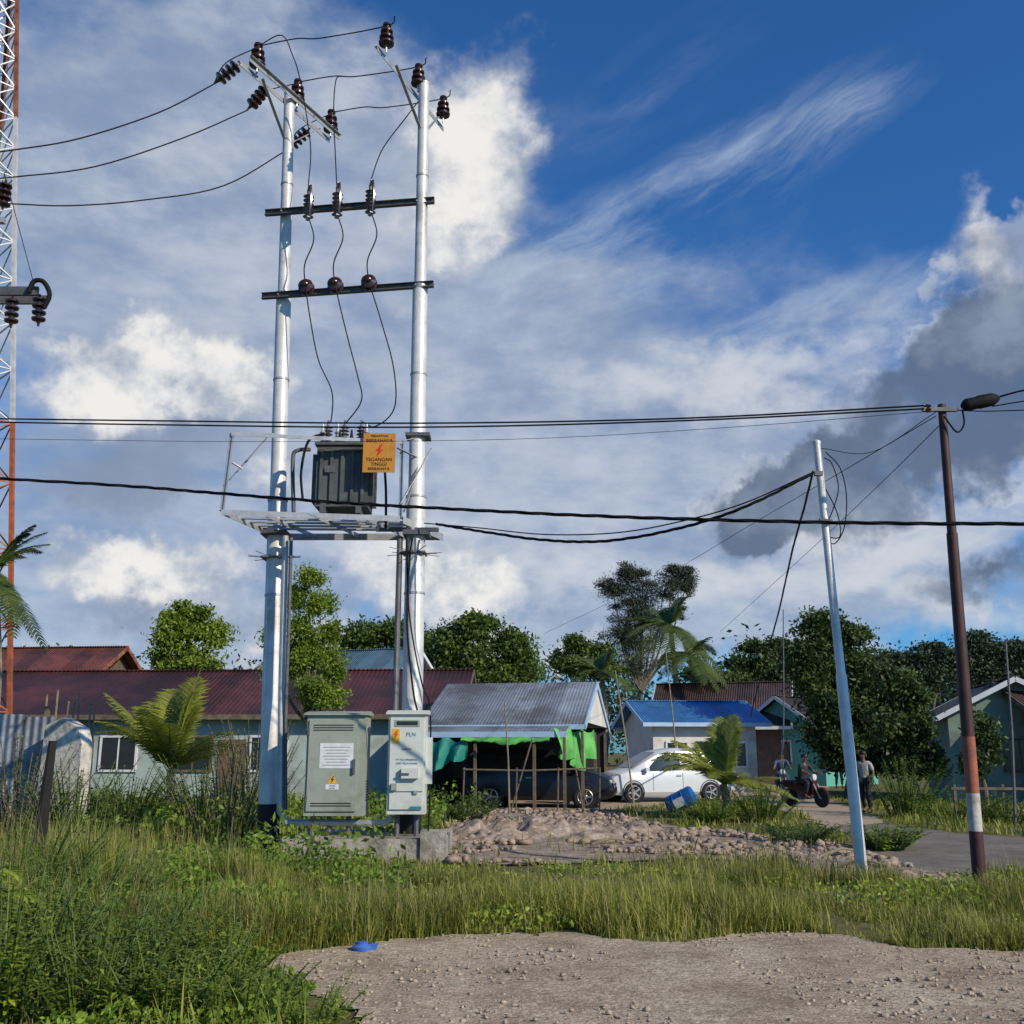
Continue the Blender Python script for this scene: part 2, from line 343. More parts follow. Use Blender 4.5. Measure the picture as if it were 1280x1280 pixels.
def mound(c, rx, ry, h, name='dirt_mound', seed=0):
    n = 140; X, Y = np.meshgrid(np.linspace(-1.3,1.3,n), np.linspace(-1.3,1.3,n))
    d = np.sqrt(X**2+Y**2)
    wx, wy = c[0]+X*rx, c[1]+Y*ry
    nz = fbm(wx+seed, wy, 2.4, 6)
    Z = h*np.clip(1.05-d**1.3+(nz-.47)*1.1, 0, 1.1)*(nz*1.3+.2)+.03*(fbm(wx, wy+seed, 14, 2)-.4)*(d < 1.1)-.02
    V = np.stack([wx, wy, Z], -1).reshape(-1, 3); I = np.arange(n*n).reshape(n, n)
    F = np.stack([I[:-1,:-1].ravel(), I[:-1,1:].ravel(), I[1:,1:].ravel(), I[1:,:-1].ravel()], 1)
    zf = Z.ravel()[F].max(1) > -.015; F = F[zf]
    return tag(npobj(name, V, F, DM), kind='structure')
mound(xy(gp(690,1044)), 2.7, 2.0, .30); mound(xy(gp(610,1052)), 1.3, 1.1, .20, seed=5)
mound(xy(gp(1000,1076)), 1.3, .6, .17, seed=9); mound(xy(gp(1130,1098)), .9, .5, .12, seed=13); mound(xy(gp(840,1058)), 1.4, .7, .12, seed=23)
def rocks(name, X, Y, S, m, zb=0.0):
    bm = bmesh.new(); bmesh.ops.create_icosphere(bm, subdivisions=1, radius=1); base = np.array([v.co[:] for v in bm.verts]); fc = np.array([[v.index for v in f.verts] for f in bm.faces]); bm.free()
    n = len(X); J = base[None]*(1+(rng.random((n, len(base), 1))-.5)*.7)*S[:, None, None]*(rng.random((n,1,3))*.7+.5)
    J[:,:,2] *= .65; J += np.stack([X, Y, S*.2+zb], 1)[:, None]
    F = fc[None]+np.arange(n)[:, None, None]*len(base)
    return tag(npobj(name, J.reshape(-1,3), F.reshape(-1,3), m), 'scattered small pebbles lying over the pale gravel verge in the foreground' if name == 'pebbles' else 'loose clods of earth scattered over the bare dirt strip', 'stones', kind='stuff')
def scat(P, n, w=None):
    P2 = np.array(P); lo, hi = P2.min(0), P2.max(0); X = rng.uniform(lo[0], hi[0], n); Y = rng.uniform(lo[1], hi[1], n); k = inpoly(X, Y, P); return X[k], Y[k]
X, Y = scat(gravel, 90000); k = (Y > 4) & (X < 9) & (fbm(X, Y, .9, 3) > .38); X, Y = X[k], Y[k]
rocks('pebbles', X, Y, rng.random(len(X))**6*.022+.0035, MT['rock'], .018)
X, Y = scat(dirt, 14000); k = fbm(X, Y, 1.1, 3) > .38; X, Y = X[k], Y[k]
rocks('dirt_clods', X, Y, rng.random(len(X))**5*.11+.012, MT['clod'], .05)
# ------------------------------------------------------------ grass
def hmap(X, Y):
    f = .26+1.35*np.clip(fbm(X+9, Y+4, .7, 4)-.12, .08, .8)
    left = np.clip((-X/np.maximum(Y, 1)-.02)/.25, 0, 1)
    f = f*(.62+.50*left)
    near = ((X > -5) & (X < -.6) & (Y > 13) & (Y < 16)); return np.where(near, f*.5, f)
def grassblades(n, yr, h0, hv, w, name, label, m, dens=None, excl=(gravel, road, path, yard), keepdirt=.03, lean=.5, lo=.33, hi=.60):
    Y = rng.uniform(yr[0], yr[1], n); X = rng.uniform(-1, 1, n)*(Y*.56+1.5)
    cl = fbm(X, Y, 1.3, 4); k = cl > rng.uniform(lo, hi, n)
    jx = (fbm(X, Y, 1.4, 5)-.47)*.7; jy = (fbm(X+50, Y, 1.4, 5)-.47)*.7
    for P in excl: k &= ~inpoly(X+jx, Y+jy, P)
    k &= ~(inpoly(X+jx*1.6, Y+jy*1.6, dirt) & (rng.random(n) > keepdirt))
    if dens is not None: k &= dens(X, Y)
    X, Y, cl = X[k], Y[k], cl[k]; n = len(X)
    H = (h0+hv*rng.random(n)**2)*hmap(X, Y)*(.5+1.1*cl); a = rng.uniform(0, 2*math.pi, n)
    ln = H*lean*rng.random(n)*1.6
    dx, dy = np.cos(a), np.sin(a); tx, ty = -dy, dx; W = w*(.6+.8*rng.random(n))
    def P(t, s, wd):
        return np.stack([X+dx*ln*t**1.8+tx*s*wd, Y+dy*ln*t**1.8+ty*s*wd, H*t*(1-.25*t*(ln/H))], 1)
    V = np.stack([P(0,-1,W), P(0,1,W), P(.55,1,W*.8), P(.55,-1,W*.8), P(1,1,W*.1), P(1,-1,W*.1)], 1).reshape(-1, 3)
    i = np.arange(n)[:, None]*6; F = np.stack([i+[0,1,2,3], i+[3,2,4,5]], 1).reshape(-1, 4)
    return tag(npobj(name, V, F, m), label, 'grass', kind='stuff')
GL = leafmat('grass_mat', (.08,.115,.018), (.43,.43,.085), .42, .6)
GL2 = leafmat('grass_straw', (.24,.20,.09), (.50,.43,.22), .4, .6)
grassblades(180000, (8.6, 13.5), .20, .52, .0052, 'grass', 'tall wild green grass strip between the gravel verge and the dirt mounds', GL, lean=.65)
grassblades(60000, (8.6, 11.5), .10, .16, .0045, 'grass', 'short thin grass filling the front edge of the grass strip beside the gravel', GL, lo=.2, hi=.5)
grassblades(60000, (13.5, 20), .18, .45, .009, 'grass', 'wild green grass around the concrete base of the transformer poles', GL)
grassblades(50000, (20, 38), .16, .35, .016, 'grass', 'further green grass in front of the row of houses', GL)
grassblades(26000, (8.6, 17), .32, .60, .0035, 'dry_grass', 'thin straw coloured grass stalks mixed through the green grass strip', GL2, lean=.35)
grassblades(16000, (4.5, 8.8), .12, .2, .005, 'grass', 'short green grass under the leafy shrubs at the near left corner', GL, dens=lambda X, Y: X < -1.0)
# ------------------------------------------------------------ foliage
def leafset(Cn, size, n_up=.3, asp=.45):
    n = len(Cn); a = rng.normal(size=(n,3)); a /= np.linalg.norm(a, axis=1, keepdims=True)
    nn = rng.normal(size=(n,3))+[0,0,n_up]; s = np.cross(a, nn); s /= np.linalg.norm(s, axis=1, keepdims=True)
    sz = (size*(.6+.8*rng.random(n)))[:, None]; a = a*sz; s = s*sz*asp
    V = np.stack([Cn-a*.5, Cn+s*.5, Cn+a*.5, Cn-s*.5], 1)
    return V.reshape(-1,3), (np.arange(n)[:,None]*4+np.arange(4))
def weeds(n, yr, cond, sz, hh, name, label, lm, thr=.50):
    Y = rng.uniform(yr[0], yr[1], n); X = rng.uniform(-1, 1, n)*(Y*.56+1.5)
    k = (fbm(X+31, Y+7, .8, 4) > thr) & cond(X, Y)
    for P in (gravel, road, path, yard): k &= ~inpoly(X, Y, P)
    k &= ~(inpoly(X, Y, dirt) & (fbm(X, Y, 2.5, 3) < .58))
    X, Y = X[k], Y[k]; Cn = np.stack([X, Y, rng.random(len(X))**.8*hh*(fbm(X+31, Y+7, .8, 4)*2.2-.7)+.02], 1)
    V, F = leafset(Cn, sz, 1.2, .5); return tag(npobj(name, V, F, LM[lm]), label, 'weeds', kind='stuff')
weeds(70000, (8.4, 15), lambda X, Y: (X < -1.2), .07, .55, 'weeds', 'broad leaved weeds mixed through the left part of the tall grass', 'shrub')
weeds(40000, (9, 16), lambda X, Y: (X >= -1.2), .055, .30, 'weeds', 'small leafy weeds mixed through the right part of the tall grass', 'shruby')
weeds(60000, (15, 33), lambda X, Y: (X < -.5), .12, .9, 'weeds', 'leafy weeds and low growth around the left fence and the far grass', 'shrub')
weeds(70000, (4.6, 8.6), lambda X, Y: (X < -1.3), .05, .30, 'weeds', 'carpet of small leaves under the near left thicket', 'shrub', .42)
def crownpts(blobs, dens, sub=16, tight=.52):
    out = []
    for (c, rx, ry, rz) in blobs:
        for _ in range(sub):
            d = rng.normal(size=3); d /= np.linalg.norm(d); rr = rng.random()**.45
            cc = np.array(c)+d*rr*np.array([rx, ry, rz])*.85
            k = int(dens/sub*(.4+1.2*rng.random())); q = rng.normal(size=(k,3))*.55
            out.append(cc+q*np.array([rx, ry, rz*.75])*tight*(.5+.9*rng.random()))
    return np.concatenate(out)
def tree(name, label, Y, tpx, blobs, lm, leaf=.25, dens=900, group=None, trunk_r=.15, sub=16, tight=.52, cat='tree', asp=.5, bark='bark'):
    B = []
    for (px, py, rx, ry) in blobs:
        p = at(px, py, Y+rng.uniform(-.3,.3)); k = p.y/(cs+.2*sn)/1280; B.append(((p.x, p.y, p.z), rx*k, (rx+ry)/2*k, ry*k))
    bx = at(tpx, 940, Y).x
    t = thing(name, label, cat, (bx, Y, 0), 0, group)
    top = max(b[0][2] for b in B); cx = sum(b[0][0] for b in B)/len(B)
    mb = MB(); fork = Vector((bx*.6+cx*.4, Y, min(b[0][2] for b in B)*.75))
    mb.tube(smoothpath([Vector((bx,Y,-.1)), Vector((bx+.05,Y,fork.z*.5)), fork, Vector((cx, Y, top*.93))], 4), [trunk_r*(1-.85*i/12) for i in range(13)], 8)
    for b in B:
        c = Vector(b[0]); mb.tube(smoothpath([fork, (fork+c)/2+Vector((0,0,-.15*(c-fork).length)), c], 4), [trunk_r*.5*(1-.8*i/8) for i in range(9)], 5)
        for _ in range(3):
            d = Vector(rng.normal(size=3)); d.normalize(); mb.tube([c, c+Vector((d.x*b[1], d.y*b[2], abs(d.z)*b[3]))*.8], [trunk_r*.18, trunk_r*.04], 4)
    mb.build('trunk', MT[bark], t)
    V, F = leafset(crownpts(B, dens, sub, tight), leaf, asp=asp); npobj('crown', V, F, LM[lm], t)
    return t
def frondmesh(mb, base, az, el, L, droop, n=26, lw=.5, hang=.5, w=.035):
    d = Vector((math.cos(az)*math.cos(el), math.sin(az)*math.cos(el), math.sin(el)))
    h = Vector((math.cos(az), math.sin(az), 0)); side = Vector((-h.y, h.x, 0)); pts = []
    for i in range(n+1):
        t = i/n; pts.append(Vector(base)+d*L*t+Vector((0,0,-1))*droop*L*t*t)
    mb.tube(pts[::2], [.028*L/3*(1-.85*i/(len(pts[::2])-1)) for i in range(len(pts[::2]))], 4)
    for i in range(2, n+1):
        t = i/n; p = pts[i]; f = (pts[i]-pts[i-1]).normalized(); l = L*lw*.55*math.sin(math.pi*min(1, .12+t*.86))**.6
        for sg in (-1, 1):
            for q in (0, .5):
                hg = hang*random.uniform(.6, 1.3)
                e_ = (side*sg*.85+f*.65+Vector((0,0,.15))).normalized(); p0 = p-f*q*L/n
                m1 = p0+e_*l*.5*random.uniform(.85,1.1)+Vector((0,0,-hg*l*.12)); m2 = p0+e_*l*random.uniform(.85,1.1)+Vector((0,0,-hg*l*.6))
                wv = f*w*L/3
                mb.add([p0-wv*.4, p0+wv*.4, m1+wv*.5, m1-wv*.5, m2], [(0,1,2,3),(3,2,4)])
def palm(name, label, base, top, nf, L, lm, elr=(-.3,1.2), r=.14, group=None, azs=None, droop=(.25,.6), seg=.5, coconuts=0, cat='palm tree', lw=.55, w=.06):
    base, top = Vector(base), Vector(top); t = thing(name, label, cat, (base.x, base.y, 0), 0, group)
    mid = (base+top)/2+Vector((.15*(top-base).length*.3, 0, 0))
    P = smoothpath([base-Vector((0,0,.1)), mid, top], 8); MB().tube(P, [r*(1.25 if i == 0 else 1-.35*i/len(P))*(1+.05*(i % 2)) for i in range(len(P))], 9).build('trunk', MT['palmbark'], t)
    for i in range(nf):
        az = azs[i] if azs else i*2.39996+random.uniform(-.2,.2); el = elr[0]+(elr[1]-elr[0])*((i*.618) % 1)
        mb = MB(); frondmesh(mb, top, az, el, L*random.uniform(.75,1.1), random.uniform(*droop), lw=lw, w=w); mb.build('frond', LM[lm], t, smooth=False)
    for i in range(coconuts):
        a = i*1.3; MB().lathe(top+Vector((math.cos(a)*.2, math.sin(a)*.2, -.3)), (0,0,1), [(.02,-.13),(.09,-.07),(.11,0),(.08,.08),(.02,.12)], 8).build('coconut', LM['mid'], t)
    return t
def shrub(label, x, y, h, r, ns, ll, lm, cat='shrub', name='leafy_shrub', z=0, group=None, lw=.35, lean=.6, nl=16):
    t = thing(name, label, cat, (x, y, z), 0, group); mb = MB(); V = []; 
    for i in range(ns):
        a = random.uniform(0, 6.28); q = random.random()**.5; b0 = Vector((x+math.cos(a)*r*q*.5, y+math.sin(a)*r*q*.5, z)); hh = h*random.uniform(.5, 1.1)
        tp = b0+Vector((math.cos(a)*r*q*lean, math.sin(a)*r*q*lean, hh)); md = (b0+tp)/2+Vector((0,0,.1*hh)); P = smoothpath([b0, md, tp], 5)
        mb.tube(P, [.006*(1-.7*j/len(P))*(1+h) for j in range(len(P))], 4)
        for j in range(nl):
            tt = .15+.85*j/nl; k = tt*(len(P)-1); k0 = min(int(k), len(P)-2); p = P[k0].lerp(P[k0+1], k-k0)
            az = j*2.4+random.uniform(-.4,.4); d = Vector((math.cos(az), math.sin(az), random.uniform(-.1,.7))).normalized(); l = ll*random.uniform(.6,1.15)*(1.1-.4*tt)
            s = d.cross(Vector((0,0,1))).normalized()*l*lw*.5; dr = Vector((0,0,-l*.25))
            V += [p, p+d*l*.45+s, p+d*l*.5+Vector((0,0,-.02*l)), p+d*l*.45-s, p+d*l+dr]
    mb.build('stem', MT['bark'] if h > 1.5 else LM['mid'], t)
    n = len(V)//5; i = np.arange(n)[:, None]*5; F = np.concatenate([i+[0,1,2], i+[0,2,3], i+[1,4,2], i+[2,4,3]])
    npobj('foliage', np.array([v[:] for v in V]), F, LM[lm], t); return t
# --- trees behind
tree('leafy_tree', 'round light green tree standing alone behind the long dark red roof', 42, 232, [(235,785,32,26),(208,798,24,20),(262,794,27,20),(240,764,24,14),(232,820,38,18),(255,836,22,14),(215,778,18,14),(210,830,18,12)], 'bright', .17, 2400, trunk_r=.16)
tree('leafy_tree', 'slim tall yellow green tree just right of the left transformer pole', 27, 388, [(388,722,18,16),(372,748,18,20),(402,758,20,20),(384,785,28,24),(415,792,16,20),(396,822,32,22),(372,832,26,24),(420,840,18,20),(388,864,32,20),(338,800,14,20),(346,832,16,22),(410,868,24,18),(380,808,24,20)], 'bright', .10, 2100, trunk_r=.08, asp=.4)
tree('leafy_tree', 'dark green tree behind the small teal roof between the transformer poles', 62, 480, [(455,796,30,18),(490,788,30,18),(522,800,26,20),(500,822,50,20),(446,820,30,18)], 'mid', .26, 3000, trunk_r=.25)
tree('leafy_tree', 'broad dense green tree behind the right end of the dark red roof', 56, 600, [(600,786,30,20),(565,802,28,22),(640,804,30,22),(600,822,50,24),(652,830,24,22),(556,832,26,22),(620,845,48,20)], 'mid', .24, 3800, trunk_r=.25)
tree('casuarina_tree', 'tall wispy grey green tree rising highest in the middle distance', 80, 800, [(788,714,24,14),(765,735,20,16),(800,738,32,20),(845,716,24,12),(830,738,26,18),(785,764,30,20),(815,772,32,22),(772,790,22,16),(800,804,36,22),(858,732,14,14),(790,830,30,20)], 'grey', .26, 3000, trunk_r=.3, asp=.2)
tree('leafy_tree', 'small dark tree left of the middle palms above the zinc roof', 74, 728, [(722,808,20,12),(745,818,24,16),(725,834,30,18),(704,826,16,14),(760,838,24,14)], 'mid', .28, 2200, trunk_r=.2)
tree('leafy_tree', 'small open tree between the coconut palm and the big dark tree', 76, 950, [(938,806,16,10),(955,822,28,16),(928,836,24,16),(974,810,18,12),(965,842,36,18),(940,858,36,14)], 'dark', .28, 2200, trunk_r=.2)
tree('leafy_tree', 'big dark bushy tree behind the leaning silver pole', 42, 1060, [(1032,786,30,20),(1058,796,28,20),(1018,822,32,28),(1062,832,38,30),(1096,860,38,30),(1122,892,34,34),(1078,896,46,36),(1032,872,38,34),(1100,945,44,34),(1058,940,38,32),(1135,948,24,30),(1040,915,32,28),(1010,850,20,22)], 'dark', .18, 5200, trunk_r=.3)
tree('leafy_tree', 'bushy tree screening the left side of the mint green house', 32, 1140, [(1138,866,22,20),(1118,850,22,16),(1150,905,22,28),(1130,940,26,26),(1160,950,20,24),(1112,900,24,28)], 'dark', .15, 2800, trunk_r=.14)
tree('leafy_tree', 'dark garden tree standing between the mint house and the orange wall', 31, 1225, [(1222,912,18,20),(1235,935,18,22),(1215,950,18,20)], 'dark', .14, 2000, trunk_r=.1)
FB = [('far tree above the right hand houses, first right of the big dark tree', 1125, [(1110,826,26,12),(1138,830,28,18),(1120,850,34,18)]), ('far tree above the right hand houses, behind the maroon pole', 1170, [(1160,812,22,12),(1180,824,32,18),(1165,845,36,20)]),
      ('far tree with tall open crown, right of the maroon pole', 1222, [(1215,800,20,12),(1234,814,26,18),(1205,826,28,16),(1225,845,36,20)]), ('far tree cut by the right picture edge', 1276, [(1266,812,22,12),(1285,822,30,20),(1252,830,24,16),(1275,848,36,20)])]
for lb, tx, bl in FB: tree('distant_tree', lb, 88, tx, bl, 'far', .32, 2800, trunk_r=.3)
tree('leafy_tree', 'small tree showing above the rusty roof at far left', 60, 100, [(100,838,18,10),(125,846,20,12)], 'dark', .24, 1500, trunk_r=.15)
tree('leafy_tree', 'dark tree behind the roofs right of the yellow palm', 66, 900, [(880,846,28,16),(912,852,30,16),(985,846,26,18),(950,862,40,14)], 'dark', .26, 2300, trunk_r=.15)
pts = []
for i in range(460):
    x = rng.uniform(-95, 110); hh = 7.5+4*vn(x, 0, .08)+2.5*rng.random()+(2.0 if x > 25 else 0); Yb = rng.uniform(112, 130)
    q = rng.normal(size=(150,3))*.6
    pts.append(np.array([x, Yb, hh*.5*rng.random()+hh*.25])+q*np.array([3, 3, hh*.28]))
P_ = np.concatenate(pts); P_ = P_[P_[:,2] > .1]
V, F = leafset(P_, .65); tag(npobj('woodland', V, F, LM['far']), 'far off belt of dark green woodland on the horizon behind the houses', 'woodland', kind='stuff')
# palms
def pt(px, py, Y): return at(px, py, Y)
b = at(836,940,60); palm('coconut_palm', 'tall coconut palm with wide drooping crown in the middle distance', (b.x,60,0), pt(838,782,60), 34, 3.6, 'palm', elr=(-.6,1.35), r=.2, coconuts=4, w=.06, lw=.42, droop=(.3,.75))
b = at(862,940,57); palm('coconut_palm', 'shorter coconut palm right beside the tall middle one', (b.x,57,0), pt(864,820,57), 26, 2.7, 'palm', elr=(-.6,1.1), r=.18, coconuts=3, w=.06, lw=.42, droop=(.3,.75))
b = at(752,940,58); palm('coconut_palm', 'low green palm above the right end of the zinc roof', (b.x,58,0), pt(752,842,58), 26, 2.7, 'palm', elr=(-.2,1.4), r=.18, w=.06, lw=.42)
b = at(-22,940,26); palm('coconut_palm', 'coconut palm at the left edge behind the lattice tower', (b.x,26,0), pt(-8,712,26), 26, 2.15, 'palm', elr=(-.75,1.2), r=.16, w=.06, droop=(.25,.5), lw=.42)
b = at(215,940,26); palm('young_palm', 'young green coconut palm in front of the pale teal wall at left', (b.x,26,0), pt(213,962,26), 22, 3.1, 'palmy', elr=(.45,1.45), r=.13, droop=(.15,.45), lw=.42, w=.045)
b = at(905,940,27); palm('young_palm', 'young yellow green palm beside the white car', (b.x,27,0), pt(904,980,27), 24, 2.3, 'palmy', elr=(.1,1.42), r=.14, droop=(.15,.5), lw=.5, w=.055)
# ------------------------------------------------------------ houses
def window(t, side, a, z, w, h, Lh, Wh, fm='trimw', bars=1):
    f = MB(); p = MB(); fr = .07
    if side in 'fb':
        y = (-Wh/2-.03) if side == 'f' else Wh/2+.03
        P = lambda u, v, s, q: (f.box((a+u, y, z+v), s) if q else p.box((a+u, y, z+v), s)); ax = 0
    else:
        x = (Lh/2+.03) if side == 'r' else -Lh/2-.03
        P = lambda u, v, s, q: (f.box((x, a+u, z+v), (s[1], s[0], s[2])) if q else p.box((x, a+u, z+v), (s[1], s[0], s[2])))
    P(0, h/2, (w+fr, .08, fr), 1); P(0, -h/2, (w+fr, .08, fr), 1); P(-w/2, 0, (fr, .08, h), 1); P(w/2, 0, (fr, .08, h), 1)
    for i in range(bars): P(-w/2+w*(i+1)/(bars+1), 0, (fr*.6, .07, h-fr), 1)
    P(0, 0, (w-fr, .03, h-fr), 0)
    o = f.build('window', MT[fm], t, True, False); p.build('pane', MT['pane'], o, True, False)
def house(name, label, loc, rz, Lh, Wh, eave, ridge, ov, wm, rm, tm='trimw', wins=(), doors=(), group=None, base=0, dm='wallbr'):
    t = thing(name, label, 'house', loc, rz, group)
    prof = [(-Wh/2, base), (Wh/2, base), (Wh/2, eave), (0, ridge-.06), (-Wh/2, eave)]
    MB().prism([(-Lh/2, y, z) for y, z in prof], (Lh, 0, 0)).build('wall', MT[wm], t, True, False)
    sl = (ridge-eave)/(Wh/2); ye = Wh/2+ov; ze = ridge-sl*ye; r = MB(); T = .05
    for s in (-1, 1):
        r.prism([(-Lh/2-ov, s*ye, ze), (-Lh/2-ov, 0, ridge), (-Lh/2-ov, 0, ridge+T), (-Lh/2-ov, s*ye, ze+T)], (Lh+2*ov, 0, 0))
    r.bar((-Lh/2-ov-.01, 0, ridge+T), (Lh/2+ov+.01, 0, ridge+T), .3, .04)
    r.build('roof', MT[rm], t, True, False)
    f = MB()
    for s in (-1, 1):
        f.bar((-Lh/2-ov-.03, s*(ye+.015), ze-.03), (Lh/2+ov+.03, s*(ye+.015), ze-.03), .03, .16)
        for q in (-1, 1): f.bar((q*(Lh/2+ov+.02), s*ye, ze-.03), (q*(Lh/2+ov+.02), 0, ridge-.03), .03, .16)
    f.build('fascia', MT[tm], t, True, False)
    for w in wins: window(t, w[0], w[1], w[2], w[3], w[4], Lh, Wh, w[5] if len(w) > 5 else 'trimw', w[6] if len(w) > 6 else 1)
    for (side, a, w, h) in doors:
        if side == 'f': o = MB().box((a, -Wh/2-.02, base+h/2), (w, .06, h)).build('door', MT[dm], t, True, False); MB().box((a+w*.38, -Wh/2-.07, base+h/2), (.04,.05,.12)).build('handle', MT['galv'], o, True, False)
        else: o = MB().box((Lh/2+.02, a, base+h/2), (.06, w, h)).build('door', MT[dm], t, True, False); MB().box((Lh/2+.07, a+w*.38, base+h/2), (.05,.04,.12)).build('handle', MT['galv'], o, True, False)
    return t
house('long_house', 'long low building with dark red corrugated roof and pale teal wall', (-11.2,38.3,0), -.045, 18.6, 7.4, 2.95, 4.5, .5, 'walltl', 'roofred', 'wood',
      [('f',x,1.55,1.2,1.1,'trimw' if i % 2 else 'wood',1) for i, x in enumerate((-4.2,-1.6,.9,3.4,6.0,8.2))], [('f',2.2,.9,2.0),('f',-2.9,.9,2.0)])
house('rusty_roof_house', 'low house with rusty orange roof behind the fence at the left edge', (-22.0,46,0), -.1, 9.0, 7, 4.1, 6.1, .5, 'wallbr', 'roofrust', 'rust', [('f',1.2,1.5,1,1)])
house('teal_roof_house', 'house whose teal grey roof peeks above the dark red roof', (-7.0,52,0), -.35, 4.4, 5.5, 5.0, 6.6, .4, 'wallwh', 'rooftq', 'trimw')
house('blue_roof_house', 'small white house with bright blue corrugated roof behind the white car', (7.7,46,0), .12, 4.4, 5, 2.9, 3.75, .5, 'wallwh', 'roofblue', 'trimb', [('f',-1.2,1.5,.9,1.0),('f',1.3,1.5,.9,1.0)], [('f',.1,.9,2.0)])
house('brown_roof_house', 'brown roofed plank house right behind the blue roof', (11.4,56,0), -.3, 6, 6, 3.2, 5.2, .6, 'wallbr', 'roofbr', 'trimw', [('f',-1.5,1.7,1,1),('f',1.2,1.7,1,1)])
house('turquoise_house', 'turquoise walled house with brown roof and white trim beyond the motorbike', (15.3,54,0), .75, 5.0, 4.6, 2.8, 4.3, .5, 'walltq', 'roofbr', 'trimw', [('f',-1.2,1.5,1,1.1),('f',1.2,1.5,1,1.1),('l',0,1.6,1,1.1)], [('f',0,.9,2)])
house('grey_roof_house', 'small far house with grey roof left of the turquoise one', (11.2,62,0), .4, 5, 5, 2.8, 4.5, .5, 'wallwh', 'roofzinc', 'trimw', [('f',0,1.5,1,1)])
house('mint_house', 'mint green house with brown roof at the right behind the maroon pole', (17.0,36.5,0), 1.35, 5, 4.2, 2.9, 3.95, .4, 'wallgr', 'roofbr', 'trimw', [('l',0,1.5,1.0,1.0,'wood'),('f',-1,1.5,1.1,1.1)])
house('orange_wall_house', 'orange and dark walled stall building cut by the right picture edge', (19.4,35,0), .05, 5.6, 5, 2.7, 3.9, .5, 'wallor', 'roofbr', 'wood', [('f',-2.0,1.5,1.0,1.2,'wood',1),('f',1.2,1.5,1,1.1,'wood')], [('f',-.7,.9,2)])
# zinc porch building
PX0, PX1, PY0 = -2.15, 2.75, 30.2; PC = Vector((.3,33.4,0)); PR = -.20
t = thing('zinc_porch_house', 'open sided carport house with grey zinc roof and green tarpaulins', 'house', PC, 0)
r = MB(); 
r.prism([(PX0,PY0,2.35),(PX0,33.4,3.72),(PX0,33.4,3.77),(PX0,PY0,2.40)], (PX1-PX0,0,0)); r.prism([(PX0,36.6,2.35),(PX0,33.4,3.72),(PX0,33.4,3.77),(PX0,36.6,2.40)], (PX1-PX0,0,0))
r.build('roof', MT['roofzinc'], t, smooth=False)
MB().prism([(PX0+.15,PY0-.75,2.12),(PX0+.15,PY0+.1,2.32),(PX0+.15,PY0+.1,2.36),(PX0+.15,PY0-.75,2.16)], (PX1-PX0-.6,0,0)).build('awning', MT['roofzinc'], t, smooth=False)
f = MB(); f.bar((PX0+.1,PY0-.78,2.08),(PX1-.4,PY0-.78,2.08),.03,.16); f.bar((PX1+.02,PY0,2.3),(PX1+.02,33.4,3.68),.03,.18); f.bar((PX1+.02,36.6,2.3),(PX1+.02,33.4,3.68),.03,.18); f.bar((PX0,PY0-.02,2.3),(PX1,PY0-.02,2.3),.03,.14); f.build('fascia', MT['trimb'], t, smooth=False)
MB().prism([(PX1-.05,PY0+.4,2.45),(PX1-.05,33.4,3.66),(PX1-.05,36.4,2.4)], (.03,0,0)).build('gable_wall', MT['wallwh'], t, smooth=False)
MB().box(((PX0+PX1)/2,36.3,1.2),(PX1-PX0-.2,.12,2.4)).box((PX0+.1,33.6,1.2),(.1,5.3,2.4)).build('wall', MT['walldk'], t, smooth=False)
for x, y in [(PX0+.2,PY0-.6),(-.3,PY0-.6),(1.4,PY0-.6),(PX1-.5,PY0-.6),(PX1-.1,PY0+.2),(PX1-.1,33.4),(PX1-.1,36.2),(PX0+.2,PY0+.3)]:
    MB().bar((x,y,0),(x,y,2.2),.08).build('post', MT['wood'], t, smooth=False)
t.rotation_euler.z = PR
RM3 = Matrix.Rotation(PR, 3, 'Z')
def pr(p): return PC+RM3 @ (Vector(p)-PC)
def drape(name, label, p0, p1, z0, z1, m, wav=.08, k=30, sag=.10, rag=.12):
    mb = MB(); vs = []; fs = []; rows = 9; p0, p1 = pr(p0), pr(p1); d = (p1-p0).normalized(); nrm = Vector((d.y,-d.x,0))
    for i in range(k):
        u = i/(k-1); zb = z1+rag*(math.sin(u*7+1)+.5*math.sin(u*17+2))+(random.random()-.5)*.05; zt = z0-sag*math.sin(u*math.pi*3)**2
        for j in range(rows):
            v = j/(rows-1); p = p0.lerp(p1, u)+nrm*(wav*math.sin(u*23+v*1.5)*(.3+v)+.15*v*(1-v)+.1*v); vs.append((p.x, p.y, zt+(zb-zt)*v))
    for i in range(k-1):
        for j in range(rows-1): fs.append((i*rows+j, (i+1)*rows+j, (i+1)*rows+j+1, i*rows+j+1))
    mb.add(vs, fs); return tag(mb.build(name, MT[m]), label, 'tarpaulin')
drape('tarpaulin', 'teal tarpaulin hanging under the left end of the zinc porch roof', (-2.35,29.3,0), (-.45,29.3,0), 2.02, 1.3, 'tarpt', .12, sag=.16, rag=.16)
drape('tarpaulin', 'narrow bright green tarpaulin strip under the middle of the porch eave', (-.6,29.25,0), (1.9,29.25,0), 2.02, 1.86, 'tarpg', .05, sag=.04, rag=.05)
drape('tarpaulin', 'bright green tarpaulin hanging at the right corner of the zinc porch', (2.0,29.4,0), (2.9,31.4,0), 2.25, 1.35, 'tarpg', .13, rag=.18)
for (a, b_, lb) in [((-.05,28.4,0),(.55,28.4,1.95),'slanting bamboo stick leaning to the porch eave'),((1.9,28.2,0),(1.7,28.4,1.25),'short upright stick at the right of the porch front')]:
    tag(MB().tube([a, b_], .025, 6).build('bamboo_stick', MT['wood']), lb, 'stick')
